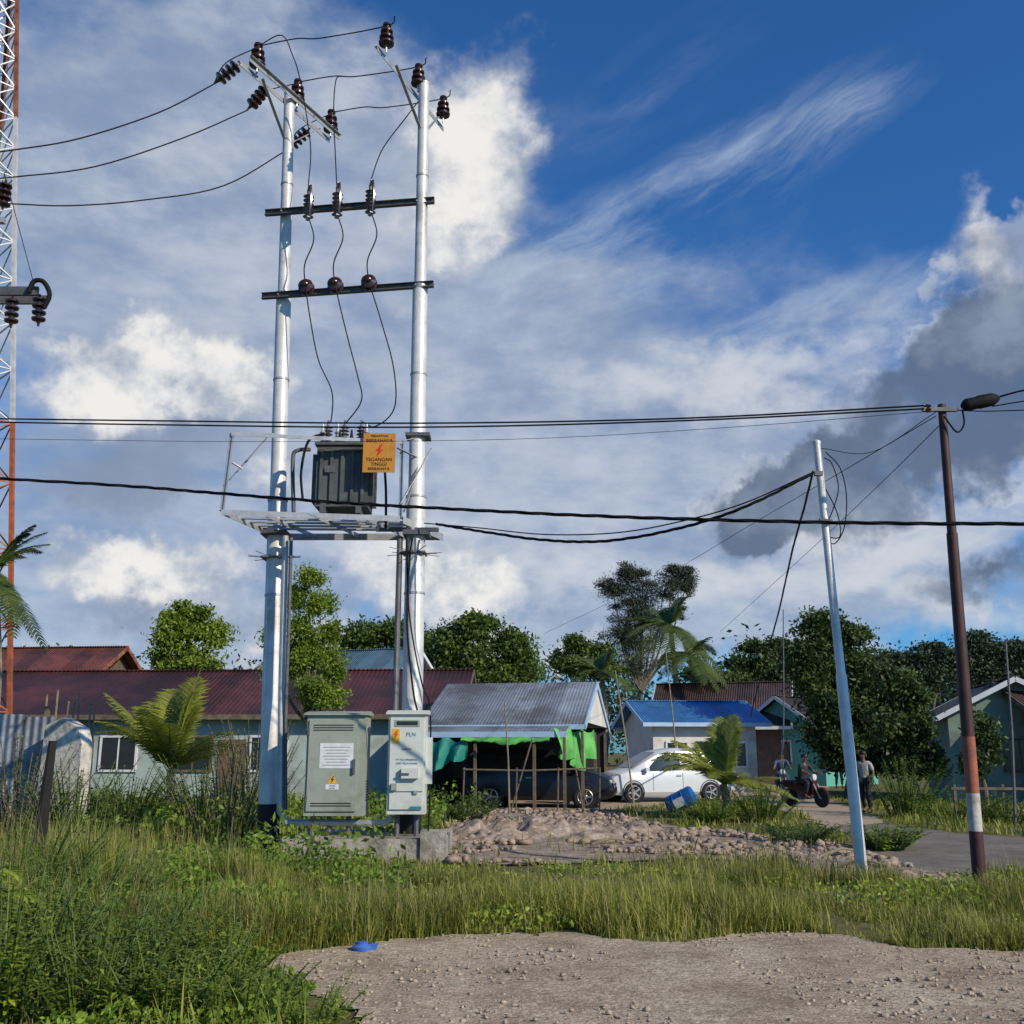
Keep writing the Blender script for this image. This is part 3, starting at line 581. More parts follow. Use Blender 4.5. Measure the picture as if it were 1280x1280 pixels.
t = thing('bamboo_rail', 'low bamboo rail fence in front of the dark car', 'fence', (.5,28,0))
MB().tube([(-1.3,28.0,1.15),(.4,28.0,1.12),(2.3,28.1,1.18)], .025, 6).build('rail', MT['wood'], t)
for x in (-1.3,.1,1.2,2.3): MB().tube([(x,28.03,0),(x+.03,28.03,1.2)], .025, 6).build('post', MT['wood'], t)
for (x, y, s, m_, lb) in [(-1.5,33.5,(.9,.6,.8),'wood','wooden crate stacked at the left inside the carport'),(1.9,34.3,(.6,.6,1.0),'cabd','grey bin at the back right inside the carport')]:
    q = pr((x,y,0)); mb = MB().box((q.x,q.y,s[2]/2),s)
    for k in range(4): mb.box((q.x,q.y-s[1]/2-.015,s[2]*(.15+.23*k)),(s[0]+.02,.03,.1))
    tag(mb.build('crate' if m_ == 'wood' else 'storage_bin', MT[m_], smooth=False), lb, 'crate' if m_ == 'wood' else 'bin')
def spole(label, px0, py0, px1, py1, Y, r, m='bamboo', name='thin_pole'):
    a, b_ = at(px0, py0, Y), at(px1, py1, Y); a.z = 0
    return tag(MB().tube([a, a.lerp(b_, .5)+Vector((r,0,0)), b_], [r, r*.85, r*.6], 7).build(name, MT[m]), label, 'pole')
spole('thin upright bamboo pole standing in front of the zinc porch', 637,1000,631,878,26,.026)
spole('thin leaning pole at the left of the white car', 792,1000,769,838,34,.032)
spole('tall thin whip pole behind the yellow palm', 978,1000,979,762,34,.028,'galvd')
spole('thin grey pole at the right edge in front of the orange wall', 1266,1000,1257,802,24,.035,'galvd')
spole('short leaning stake beside the young yellow palm', 850,1000,832,812,36,.030)
# left fence, wall, stump
t = thing('sheet_fence', 'fence of weathered grey blue corrugated sheets at the left edge', 'fence', (-10.6,21,0))
for i in range(6):
    x = -12.9+i*.62; h = 2.25+random.uniform(-.12,.12)
    MB().box((x+.3,21+.03*(i % 2),h/2),(.60,.02,h)).build('sheet', MT['sheet' if i % 3 else 'sheetb'], t, smooth=False)
for x in (-12.3,-11.0,-9.4): MB().bar((x,21.1,0),(x,21.1,2.5),.08).build('post', MT['wood'], t, smooth=False)
for i in range(7):
    x = -9.6+i*.17; tag(MB().tube([(x,21.6,0),(x+random.uniform(-.1,.1),21.6,random.uniform(2.4,2.9))],.02,5).build('stake', MT['bamboo']), 'thin stake sticking up behind the concrete wall end', 'stake', 'stakes behind the concrete wall end')
mb = MB(); mb.prism([(-9.2,20.5,0),(-8.3,20.2,0),(-8.28,20.2,1.75),(-8.4,20.25,2.05),(-8.8,20.4,2.25),(-9.15,20.5,2.1)], (.1,.3,0))
tag(mb.build('concrete_wall', MT['concw'], smooth=False), 'stained pale concrete wall end beside the sheet fence', 'wall')
a = at(52,1050,14); tag(MB().tube([Vector((a.x-.12,14,0)), Vector((a.x-.02,14,.6)), at(66,926,14)], [.11,.085,.055], 8).build('charred_post', MT['char']), 'leaning charred black post in the grass at left', 'post')
t = thing('wooden_rail_fence', 'low wooden rail fence in front of the mint green house', 'fence', (13.6,28.5,0))
MB().bar((11.8,28.5,.65),(17,28.3,.62),.05,.07).build('rail', MT['wood'], t, smooth=False)
for x in (11.9,13.2,14.6,16): MB().bar((x,28.52,0),(x,28.52,.75),.07).build('post', MT['wood'], t, smooth=False)
tag(MB().tube([(7.2,3.75,0),(7.2,3.75,1.5),(7.22,3.77,2.9)], [.05,.045,.04], 8).build('roadside_post', MT['wood']), 'roadside wooden post beyond the right edge casting a thin shadow over the gravel', 'post')
# ------------------------------------------------------------ transformer station
LB = Vector((-3.98,17.5,0)); LT = at(362,118,17.5); RB = Vector((-1.62,17.0,0)); RT = at(530,106,17.0)
st = thing('transformer_station', 'tall twin pole power structure of silver painted steel carrying a raised platform', 'power pole structure', (-2.8,17.2,0))
def spolepart(a, b_, secs):
    P = []; Rr = []
    for (t0, r0, t1, r1) in secs:
        P += [a.lerp(b_, t0), a.lerp(b_, t1)]; Rr += [r0, r1]
    return MB().tube(P, Rr, 20)
secs = [(0,.175,.42,.165),(.425,.140,.70,.135),(.705,.110,1,.10)]
lp = spolepart(LB, LT, secs).build('pole', MT['silver'], st); rp = spolepart(RB, RT, secs).build('pole', MT['silver'], st)
for a, b_, o in ((LB, LT, lp), (RB, RT, rp)):
    MB().tube([a, a.lerp(b_, .055)], .18, 20).build('black_base', MT['blackp'], o)
    MB().lathe(b_, (0,0,1), [(.105,0),(.105,.03),(.05,.07),(.01,.08)], 16).build('cap', MT['silver'], o)
    for q in (.30,.42,.58,.70,.86):
        c = a.lerp(b_, q); ro = .178 if q < .43 else (.147 if q < .72 else .117); MB().lathe(c, (b_-a), [(ro-.03,0),(ro,.0),(ro,.035),(ro-.06,.035)], 20).build('band', MT['galv'], o)
ZL = LT.z-.15; ZR = RT.z-.12
arms = []
for (p0, p1, Z, pole) in (((306,76),(418,174),ZL,LT), ((479,58),(561,160),ZR,RT)):
    A, B_ = atZ(*p0, Z), atZ(*p1, Z); mb = MB(); d = (B_-A).normalized(); n_ = Vector((-d.y, d.x, 0))
    for s in ((-1, 1) if pole is LT else (1,)): mb.bar(A+n_*s*.12, B_+n_*s*.12, .012, .10); mb.bar(A+n_*s*.15+Vector((0,0,.05)), B_+n_*s*.15+Vector((0,0,.05)), .06, .01)
    mb.build('crossarm', MT['galv'], st, smooth=False); arms.append((A, B_, Z))
    pb = Vector((pole.x, pole.y, Z-.95))
    for q in (.18, .82): MB().bar(A.lerp(B_, q)-Vector((0,0,.05)), pb, .06, .014).build('brace', MT['galv'], st, smooth=False)
def pin_ins(p, s=1.22):
    p = Vector(p); o = MB().lathe(p, (0,0,1), [(r_*s, h_*s) for r_, h_ in [(.05,.04),(.12,.06),(.125,.09),(.07,.11),(.07,.14),(.115,.16),(.115,.19),(.07,.21),(.065,.25),(.10,.27),(.10,.30),(.055,.34),(.05,.37),(.07,.39),(.06,.43),(.02,.45)]], 16).build('insulator', MT['brown'], st)
    MB().tube([p-Vector((0,0,.1)), p+Vector((0,0,.1))], .018, 6).build('pin', MT['galv'], o); return p+Vector((0,0,.40*s))
insL = [pin_ins(arms[0][0].lerp(arms[0][1], q)+Vector((0,0,.05))) for q in (.12,.55,.95)]
insR = [pin_ins(arms[1][0].lerp(arms[1][1], q)+Vector((0,0,.05)), 1.12) for q in (.04,.5,.9)]
def xbar(p0, Y0, p1, Y1, w=.10):
    A, B_ = at(*p0, Y0), at(*p1, Y1); B_.z = A.z
    mb = MB(); o = Vector((0,-.2,0)); mb.bar(A+o, B_+o, .05, w); mb.bar(A+o+Vector((0,-.045,w/2)), B_+o+Vector((0,-.045,w/2)), .06, .01); mb.bar(A+o+Vector((0,-.045,-w/2)), B_+o+Vector((0,-.045,-w/2)), .06, .01)
    o_ = mb.build('crossbar', MT['galvd'], st, smooth=False)
    for P_ in (A.lerp(B_, .1), A.lerp(B_, .9)): MB().tube([P_+Vector((0,-.28,0)), P_+Vector((0,.25,0))], .015, 6).build('bolt', MT['galv'], o_)
    return A+o, B_+o
U0, U1 = xbar((335,274), 17.6, (544,257), 17.15); V0, V1 = xbar((331,377), 17.6, (543,361), 17.1)
cut = []; mid = []
for i, (q, px) in enumerate(((.27,391),(.44,428),(.635,469))):
    c = U0.lerp(U1, q)+Vector((0,-.14,0)); o = MB().lathe(c+Vector((0,-.02,-.30)), (0,-.06,1), [(.02,0),(.035,.02)]+[z for k in range(6) for z in ((.035,.05+k*.08),(.10,.075+k*.08),(.035,.10+k*.08))]+[(.035,.56),(.02,.60)], 12).build('fuse_cutout', MT['greyins'], st)
    MB().tube([c+Vector((.05,-.18,.33)), c+Vector((.09,-.25,0)), c+Vector((.05,-.18,-.30))], .028, 6).build('fuse_tube', MT['brown'], o)
    MB().bar(c+Vector((0,.14,0)), c+Vector((0,-.05,0)), .05, .02).bar(c+Vector((-.02,-.02,.30)), c+Vector((.05,-.2,.33)), .05, .025).bar(c+Vector((-.02,-.02,-.29)), c+Vector((.05,-.2,-.31)), .05, .025).build('bracket', MT['galv'], o)
    cut.append(c)
    m_ = V0.lerp(V1, q)+Vector((0,-.1,.04))
    o = MB().lathe(m_+Vector((0,.05,0)), (0,-1,.15), [(.05,0),(.14,.03),(.15,.07),(.08,.09),(.08,.11),(.135,.13),(.135,.17),(.06,.20),(.05,.25),(.02,.27)], 16).build('insulator', MT['brown'], st); mid.append(m_+Vector((0,-.14,.02)))
ZP = 5.42
NLc, NRc, FLc, FRc = atZ(277,638,ZP), atZ(500,646,ZP), atZ(345,668,ZP), atZ(550,668,ZP)
pf = MB(); pf.angle(NLc, NRc, .09); pf.angle(FLc, FRc, .12); pf.angle(NLc, FLc, .09); pf.angle(NRc, FRc, .12); 
for q in (.22,.5,.78): pf.angle(NLc.lerp(NRc, q), FLc.lerp(FRc, q), .07)
for q in (.3,.45,.6,.75): pf.bar(NLc.lerp(FLc, q), NRc.lerp(FRc, q), .07, .03)
pfo = pf.build('platform', MT['galv'], st, smooth=False)
rl = MB(); H = Vector((0,0,1.32)); sh = Vector((.08,0,0))
NLt, NRt, FLt = NLc+H+sh, NRc+H, FLc+H*.97
rl.angle(NLc, NLt, .06); rl.angle(NRc, NRt, .06); rl.angle(NLt, NRt, .06); rl.angle(NLt, at(341,542,17.3), .05)
rl.bar(at(287,600,16.3), at(336,545,17.2), .045, .012); rl.bar(at(290,578,16.3), at(303,586,16.4), .05, .012)
rl.bar(NRt, at(530,545,17.1), .05, .012); rl.bar(at(497,560,16.5), at(528,575,17), .05, .012); rl.bar(at(505,640,16.6), at(528,560,17), .045, .012)
rl.bar(at(500,630,16.6), at(540,560,17), .04, .012); rl.build('railing', MT['galv'], pfo, smooth=False)
for px, py, Y, s in ((345,668,17.5,(.44,.44,.08)),(521,668,17.0,(.44,.44,.08)),(523,546,17.0,(.42,.36,.06))): MB().box(at(px, py, Y), s).build('clamp', MT['galvd'], st, smooth=False)
MB().bar(at(470,662,17), at(548,662,16.8), .08, .06).build('bearer', MT['galvd'], st, smooth=False)
for (px, py, Y) in ((343,698,17.5),(518,692,17.0)):
    sp = MB(); c = at(px, py, Y); sp.box(c, (.4,.4,.03))
    for k in range(12):
        a = k*math.pi/6; d = Vector((math.cos(a), math.sin(a), random.uniform(-.1,.15))); sp.bar(c+d*.18, c+d*.46, .010)
    sp.build('climbing_guard', MT['galvd'], st, smooth=False)
for pts, r_, m_ in (([at(357,670,17.1), at(352,860,17.1), at(350,1015,16.9), at(358,1028,16.6), at(480,1029,16.5), at(490,1022,16.5)], .055, 'galv'),
                  ([at(364,672,17.0), at(361,780,17.0), at(357,900,17.0), at(357,1012,16.9)], .03, 'galvd'),
                  ([at(500,672,16.9), at(497,780,16.8), at(494,892,16.6)], .05, 'galvd'),
                  ([at(367,640,17), at(366,575,17), at(372,563,17), at(388,562,17.1)], .035, 'galvd')):
    MB().tube(smoothpath(pts, 4) if len(pts) < 5 else pts, r_, 10).build('conduit', MT[m_], st)
MB().tube(smoothpath([at(508,668,16.8), at(511,760,16.75), at(520,820,16.7), at(529,860,16.6), at(538,892,16.6), at(536,1030,16.6), at(528,1050,16.6)], 5), .014, 6).build('cable', MT['blackw'], st)
MB().tube(smoothpath([at(516,670,16.8), at(512,700,16.75), at(509,780,16.7), at(516,860,16.7), at(522,890,16.6)], 5), .018, 6).build('cable', MT['blackw'], st)
strain = []
for i, (p, q, tipp) in enumerate((((.02),0,(270,103)),((.30),0,(313,133)),((.80),0,(352,196)))):
    a = arms[0][0].lerp(arms[0][1], p)+Vector((-.12,0,0)); tip = at(*tipp, a.y-.05) 
    if i == 2: a = arms[0][0].lerp(arms[0][1], .78)+Vector((-.12,0,-.1)); tip = at(350,196, a.y)
    d = (tip-a); Ld = d.length; d.normalize()
    prof = [(.015,0),(.02,.08)]+[z for k in range(4) for z in ((.035,.10+k*.115),(.125,.12+k*.115),(.12,.15+k*.115),(.04,.17+k*.115))]+[(.02,.60),(.015,.66)]
    MB().lathe(a, d, prof, 14).build('strain_insulator', MT['brown'], st); strain.append(a+d*.66)
a, b_ = at(350,1050,15.9), at(556,1050,15.9)
mb = MB(); mb.box(((a.x+b_.x)/2,16.9,.17),(b_.x-a.x,2.0,.34)); mb.box((b_.x-.17,15.93,.22),(.38,.16,.46))
tag(mb.build('concrete_plinth', MT['conc'], smooth=False), 'weathered concrete base slab under the twin pole structure', 'concrete base')
# transformer
T0 = at(430,634,17.05); tw, td, th = .98, .62, 1.08; tz = ZP+.20
tr = thing('transformer', 'dark grey finned oil transformer standing on the raised platform', 'transformer', (T0.x,17.05,ZP+.05))
c = Vector((T0.x,17.05,tz+th/2))
MB().box(c, (tw*.90,td,th)).box(c+Vector((0,0,th/2+.02)), (tw*.98,td+.08,.05)).build('tank', MT['tank'], tr, smooth=False)
fm = MB()
for i in range(5): fm.box(c+Vector((-tw*.36+i*tw*.18,-td/2-.02,-.03)), (.05,.04,th*.82))
fm.box(c+Vector((0,-td/2-.03,th*.40)),(tw*.84,.03,.03)); 
for s in (-1,1):
    for i in range(6): fm.box(c+Vector((s*(tw*.45+.04),-td/2+.08+i*.09,-.03)), (.08,.03,th*.78))
fm.build('radiator_fins', MT['tank'], tr, smooth=False)
MB().box((c.x-.3,17.05,tz-.06),(.08,.8,.14)).build('skid', MT['galvd'], tr, smooth=False); MB().box((c.x+.3,17.05,tz-.06),(.08,.8,.14)).build('skid', MT['galvd'], tr, smooth=False)
MB().box(c+Vector((-.2,-td/2-.05,.1)),(.18,.01,.12)).build('rating_plate', MT['galvd'], tr, smooth=False)
bush = []
for i, dx in enumerate((-.34,-.05,.24)):
    p = c+Vector((dx,.05,th/2+.04)); o = MB().lathe(p, (0,0,1), [(.06,0)]+[z for k in range(6) for z in ((.04,.04+k*.065),(.085,.06+k*.065),(.04,.08+k*.065))]+[(.02,.44),(.015,.52)], 12).build('bushing', MT['greyins'], tr); bush.append(p+Vector((0,0,.5)))
for i, dx in enumerate((-.28,-.08,.12,.32)):
    p = c+Vector((dx,-.22,th/2+.04)); MB().lathe(p, (0,0,1), [(.05,0),(.06,.04),(.03,.06),(.055,.09),(.03,.13),(.015,.26)], 10).build('bushing', MT['brown'], tr)
for i, dx in enumerate((-.40,-.14,.36)): 
    p = c+Vector((dx,-.1,th/2)); MB().lathe(p, (0,0,1), [(.035,0),(.03,.1),(.055,.12),(.03,.16),(.055,.20),(.03,.24),(.055,.28),(.03,.32),(.015,.44)], 8).build('arrester', MT['galv'], tr)
MB().tube(smoothpath([c+Vector((-.36,-.15,th/2+.25)), c+Vector((-.62,-.2,th/2+.1)), c+Vector((-.72,-.2,.1)), c+Vector((-.68,-.15,-.4))], 6), .025, 6).build('cable', MT['blackw'], tr)
MB().tube(smoothpath([c+Vector((.36,-.22,th/2+.2)), c+Vector((.62,-.2,th/2+.05)), c+Vector((.72,-.15,-.1)), c+Vector((.74,-.1,-.9))], 6), .025, 6).build('cable', MT['blackw'], tr)
# warning sign on the rail
s0 = at(474,566,16.45); sgn = thing('warning_sign', 'amber warning sign with red lightning bolt hung on the platform railing', 'sign', (s0.x,16.45,s0.z-.35))
MB().box((s0.x,16.45,s0.z),(.54,.012,.68)).build('sign_board', MT['signy'], sgn, smooth=False)
yy = 16.44; X3, Z3 = (1,0,0), (0,0,1)
text('PERHATIAN', .055, (s0.x,yy,s0.z+.29), X3, Z3, 'ink', sgn); text('BERBAHAYA', .080, (s0.x,yy,s0.z+.21), X3, Z3, 'ink', sgn)
text('TEGANGAN', .080, (s0.x,yy,s0.z-.12), X3, Z3, 'ink', sgn); text('TINGGI', .080, (s0.x,yy,s0.z-.20), X3, Z3, 'ink', sgn); text('BERBAHAYA', .065, (s0.x,yy,s0.z-.28), X3, Z3, 'ink', sgn)
bz = [(.03,.15),(-.06,.03),(-.005,.04),(-.04,-.07),(.07,.06),(.01,.055),(.06,.15)]; MB().prism([(s0.x+x, yy, s0.z+z) for x, z in bz], (0,-.003,0)).build('lightning_bolt', MT['red'], sgn, smooth=False)
def cabinet(name, label, px0, px1, py0, py1, Y, dep, m):
    A, B_ = at(px0, py1, Y), at(px1, py0, Y); w = B_.x-A.x; h = B_.z-A.z; cx = (A.x+B_.x)/2; cz = (A.z+B_.z)/2
    t = thing(name, label, 'electrical cabinet', (cx, Y+dep/2, A.z))
    MB().box((cx,Y+dep/2,cz),(w,dep,h)).build('housing', MT[m], t, smooth=False)
    MB().prism([(cx-w/2-.04,Y-.06,B_.z),(cx-w/2-.04,Y-.06,B_.z+.03),(cx-w/2-.04,Y+dep/2,B_.z+.07),(cx-w/2-.04,Y+dep+.05,B_.z+.03),(cx-w/2-.04,Y+dep+.05,B_.z)], (w+.08,0,0)).build('roof', MT[m], t, smooth=False)
    return t, cx, cz, w, h
t, cx, cz, w, h = cabinet('distribution_cabinet', 'large beige grey steel cabinet with paper notice, left of the white meter box', 379, 458, 894, 1020, 16.3, .55, 'cab')
y = 16.3
dr = MB().box((cx-.04,y-.015,cz),(w-.16,.03,h-.14)).build('door', MT['cab'], t, smooth=False)
MB().box((cx+w/2-.16,y-.05,cz-.02),(.03,.05,.22)).build('handle', MT['galvd'], dr, smooth=False)
vs3 = MB()
for dz in (.40,.375,.35,-.40,-.375): vs3.box((cx-.04,y-.034,cz+h*dz),(w-.3,.008,.012))
vs3.build('vent_slots', MT['ink'], dr, smooth=False)
for dz in (-.5,.5): MB().box((cx-w/2+.035,y-.02,cz+dz),(.03,.05,.1)).build('hinge', MT['galvd'], dr, smooth=False)
pp = MB().box((cx+.02,y-.034,cz+.14),(.52,.004,.38)).build('notice', MT['paper'], dr, smooth=False)
for i in range(7): MB().box((cx+.02,y-.038,cz+.27-i*.045),(.42-.06*(i%3),.002,.008)).build('printed_line', MT['cabd'], pp, smooth=False)
tri = MB().prism([(cx-.11,y-.034,cz-.28),(cx+.05,y-.034,cz-.28),(cx-.03,y-.034,cz-.14)], (0,-.003,0)).build('warning_triangle', MT['yel'], dr, smooth=False)
MB().prism([(cx-.03+x*.45,y-.0385,cz-.235+z*.45) for x, z in bz], (0,-.002,0)).build('bolt_mark', MT['ink'], tri, smooth=False)
MB().box((cx-.03,y-.033,cz-.325),(.2,.003,.08)).build('caption_sticker', MT['paper'], dr, smooth=False)
text('AWAS', .035, (cx-.03,y-.036,cz-.31), X3, Z3, 'ink', dr); text('LISTRIK', .028, (cx-.03,y-.036,cz-.345), X3, Z3, 'ink', dr)
sv = MB(); 
for i in range(8): sv.box((cx+w/2+.003,y+.3,cz-.25-i*.04),(.008,.3,.012))
sv.build('side_vents', MT['ink'], t, smooth=False)
for dx in (-.35,-.1,.2): MB().tube([(cx+dx,y+.25,cz-h/2),(cx+dx,y+.25,.34)], .035, 8).build('leg', MT['galvd'], t)
t, cx, cz, w, h = cabinet('meter_cabinet', 'narrow white meter cabinet on the right transformer pole', 483, 533, 893, 1018, 16.25, .4, 'cabw')
y = 16.25
dr = MB().box((cx,y-.012,cz+h*.1),(w-.06,.024,h*.74)).build('door', MT['cabw'], t, smooth=False)
wf = MB().box((cx,y-.028,cz+h*.41),(w*.66,.012,.10)).build('window', MT['cab'], dr, smooth=False); MB().box((cx,y-.036,cz+h*.41),(w*.56,.006,.06)).build('pane', MT['pane'], wf, smooth=False)
lbx = MB().box((cx+.06,y-.06,cz-.14),(.26,.09,.15)).build('lock_box', MT['cabw'], dr, smooth=False)
MB().box((cx-.02,y-.11,cz-.15),(.14,.02,.03)).build('handle', MT['galvd'], dr, smooth=False); MB().box((cx-.18,y-.05,cz-.34),(.08,.06,.10)).box((cx+.15,y-.04,cz-.42),(.06,.04,.05)).build('latch', MT['cab'], dr, smooth=False)
st1 = MB().box((cx-w*.30,y-.026,cz+.42),(.12,.004,.22)).build('sticker', MT['yel'], dr, smooth=False)
MB().prism([(cx-w*.30+x*.6,y-.030,cz+.42+z*.6) for x, z in bz], (0,-.002,0)).build('lightning_bolt', MT['red'], st1, smooth=False)
text('PLN', .085, (cx+.06,y-.027,cz+.44), X3, Z3, 'teal', dr)
for i, s in enumerate(('PT PLN (PERSERO)', 'UNIT PELAYANAN')): text(s, .040, (cx,y-.027,cz+.06-i*.055), X3, Z3, 'blueink', dr)
text('GARDU', .045, (cx,y-.027,cz+.22), X3, Z3, 'ink', dr)
MB().box((cx,y-.02,cz-h*.37),(w-.08,.02,h*.16)).build('lower_panel', MT['cabw'], t, smooth=False)
MB().prism([(cx+.04,y-.032,cz-h*.445),(cx+.24,y-.032,cz-h*.445),(cx+.24,y-.032,cz-h*.42),(cx+.08,y-.032,cz-h*.42)], (0,-.003,0)).build('teal_mark', MT['teal'], t, smooth=False)
MB().box((cx+w/2+.05,y+.08,cz+.05),(.10,.02,.7)).build('mounting_plate', MT['cabw'], t, smooth=False)
for s in (-.15,.15): MB().tube([(cx+s,y+.2,cz-h/2),(cx+s,y+.2,.34)], .04, 8).build('leg', MT['galvd'], t)
# ------------------------------------------------------------ top wires
def mvw(lb, a, pts, r=.012): return wire(lb, [a]+[at(*p) for p in pts], r, raw=True, name='overhead_wire')
mvw('highest of the three bare lines running left off the twin poles', strain[0], [(200,140,14.8),(100,173,14.3),(20,187,14),(-30,193,13.8)])
mvw('middle of the three bare lines running left off the twin poles', strain[1], [(230,172,15.3),(120,208,14.6),(20,221,14),(-30,226,13.8)])
mvw('lowest of the three bare lines running left off the twin poles', strain[2], [(280,232,15.8),(180,250,15.0),(90,257,14.4),(20,255,14),(-30,252,13.8)])
for i in range(3):
    a, b_ = insL[i], insR[i]; m_ = (a+b_)/2+Vector((0,0,-.04))
    wire('%s jumper wire joining the two pole tops' % ['highest','middle','lowest'][i], [a, a.lerp(b_,.3)+Vector((0,0,.03)), m_, b_, b_+Vector((.15,-.1,.12))], .011, raw=True, name='jumper_wire')
    wire('%s looping jumper from the strain insulator to its pin insulator' % ['highest','middle','lowest'][i], [strain[i], strain[i].lerp(a,.35)+Vector((-.08,0,.16)), a+Vector((0,0,-.02))], .011, raw=True, name='jumper_wire')
js = [(insL[0], [(352,44,16.2),(366,70,16.5),(375,100,17),(388,180,17.2)]), (insL[1].lerp(insR[1], .38), [(420,100,17),(417,140,17.1),(419,190,17.2)]), (insR[2].lerp(insL[2], .22), [(505,150,17.4),(482,180,17.3),(472,200,17.2)])]
for i in range(3):
    a, pts = js[i]; lead = [a]+[at(*p) for p in pts]+[cut[i]+Vector((-.02,-.05,.34))]
    wire('%s down lead from the pole top to its fuse cutout' % ['left','centre','right'][i], lead, .011, raw=True, name='down_lead')
    c0 = cut[i]+Vector((.05,-.18,-.33)); m0 = mid[i]; off = Vector((.12,-.05,0))
    wire('%s lead between its fuse cutout and the brown insulator below' % ['left','centre','right'][i], [c0, c0.lerp(m0,.35)+off, c0.lerp(m0,.7)+Vector((-.03,0,0)), m0], .012, raw=True, name='down_lead')
    bs = bush[i]; q = [(388,400),(398,450),(415,490)] if i == 0 else ([(434,420),(447,470),(452,500)] if i == 1 else [(476,400),(492,460),(493,510)])
    wire('%s lead from the brown insulator down to the transformer' % ['left','centre','right'][i], [m0]+[at(x, y_, 17.0) for x, y_ in q]+[bs+Vector((.25 if i == 2 else .05,-.02,.0 if i < 2 else -.1)), bs], .012, raw=True, name='down_lead')
# ------------------------------------------------------------ left pole with arm
lo = thing('line_pole', 'power pole at the left edge with steel arm and dark strain insulators', 'power pole', (at(-30,940,14).x,14,0))
p0 = Vector((at(-30,940,14).x-.1,14,0)); pT = at(-30,180,14); MB().tube([p0, pT], [.16,.1], 16).build('pole', MT['silver'], lo)
A, B_ = at(-60,364,13.9), at(48,364,13.9); B_.z = A.z; MB().bar(A, B_, .05, .13).build('crossarm', MT['galvd'], lo, smooth=False); MB().bar(A+Vector((0,.3,0)), B_+Vector((0,.3,0)), .05, .13).build('crossarm', MT['galvd'], lo, smooth=False)
prof = [(.015,0),(.02,.04)]+[z for k in range(4) for z in ((.035,.06+k*.10),(.10,.08+k*.10),(.095,.105+k*.10),(.04,.12+k*.10))]+[(.02,.46),(.015,.5)]
MB().lathe(at(50,368,13.9), (.05,0,-1), prof, 12).build('insulator', MT['brown'], lo); MB().lathe(at(16,370,13.9), (.05,0,-1), prof, 12).build('insulator', MT['brown'], lo)
MB().tube(smoothpath([at(36,366,13.8), at(42,352,13.8), at(54,352,13.8), at(62,368,13.8), at(55,385,13.8)], 5), .035, 8).build('jumper', MT['blackw'], lo)
MB().lathe(at(3,262,13.9), (0,0,1), prof, 12).build('insulator', MT['brown'], lo); MB().bar(at(-40,276,13.9), at(6,276,13.9), .08).build('crossarm', MT['galv'], lo, smooth=False)
# ------------------------------------------------------------ lattice tower
tb = at(12,890,30); tt = at(21,0,30); ht = .5; axx = tt.x-ht
slope = (tb.x-tt.x)/(tt.z-tb.z); 
def hw(z): return ht+(tt.z-z)*slope if z < tt.z+2 else max(.25, ht-2*slope)
tw_ = thing('lattice_tower', 'tall red and white steel lattice mast at the left picture edge', 'lattice tower', (axx,30,0))
ztop = 34; dirs = [(1,0),(0,-1),(-1,0),(0,1)]
def corner(k, z): h_ = hw(z); return Vector((axx+dirs[k % 4][0]*h_, 30+dirs[k % 4][1]*h_, z))
zsp = [0]; 
while zsp[-1] < ztop: zsp.append(zsp[-1]+max(1.1, hw(zsp[-1])*.85))
for (za, zb, mm) in [(0,10.8,'orangep'),(10.8,21,'whitep'),(21,40,'rust')]:
    lgs = [MB() for _ in range(4)]; brc = MB()
    for i in range(len(zsp)-1):
        z0, z1 = zsp[i], zsp[i+1]
        if not (za <= z0 < zb): continue
        for k in range(4):
            lgs[k].bar(corner(k, z0), corner(k, z1), .12)
            brc.bar(corner(k, z0), corner(k+1, z1), .035); brc.bar(corner(k+1, z0), corner(k, z1), .035); brc.bar(corner(k, z1), corner(k+1, z1), .035)
    for lg in lgs: lg.build('leg_section', MT[mm], tw_, smooth=False)
    brc.build('bracing', MT['galv' if mm == 'rust' else mm], tw_, smooth=False)
# ------------------------------------------------------------ leaning silver pole
b0 = gp(1079,1104); Yb = b0.y; tp = at(1021,556,Yb)
t = thing('leaning_pole', 'slender silver pole leaning to the left beside the road', 'power pole', (b0.x,Yb,0))
MB().tube([b0-Vector((0,0,.1)), b0.lerp(tp,.45), b0.lerp(tp,.455), tp], [.075,.07,.058,.05], 16).build('pole', MT['silver'], t)
MB().lathe(tp, (tp-b0), [(.055,0),(.055,.05),(.02,.07)], 12).build('cap', MT['silver'], t)
MB().bar(at(1018,592,Yb-.1), at(1028,592,Yb-.1), .06).build('clamp', MT['galvd'], t, smooth=False); MB().bar(at(1024,650,Yb-.08), at(1040,652,Yb-.08), .05).build('clamp', MT['galvd'], t, smooth=False)
MB().tube(smoothpath([at(1032,565,Yb), at(1050,585,Yb), at(1058,620,Yb), at(1055,660,Yb), at(1042,680,Yb), at(1030,665,Yb), at(1040,640,Yb), at(1048,610,Yb), at(1040,580,Yb), at(1030,572,Yb)], 5), .008, 5).build('loose_cable', MT['blackw'], t)
MB().tube(smoothpath([at(1026,600,Yb), at(1046,640,Yb), at(1050,670,Yb), at(1036,672,Yb)], 5), .008, 5).build('loose_cable', MT['blackw'], t)
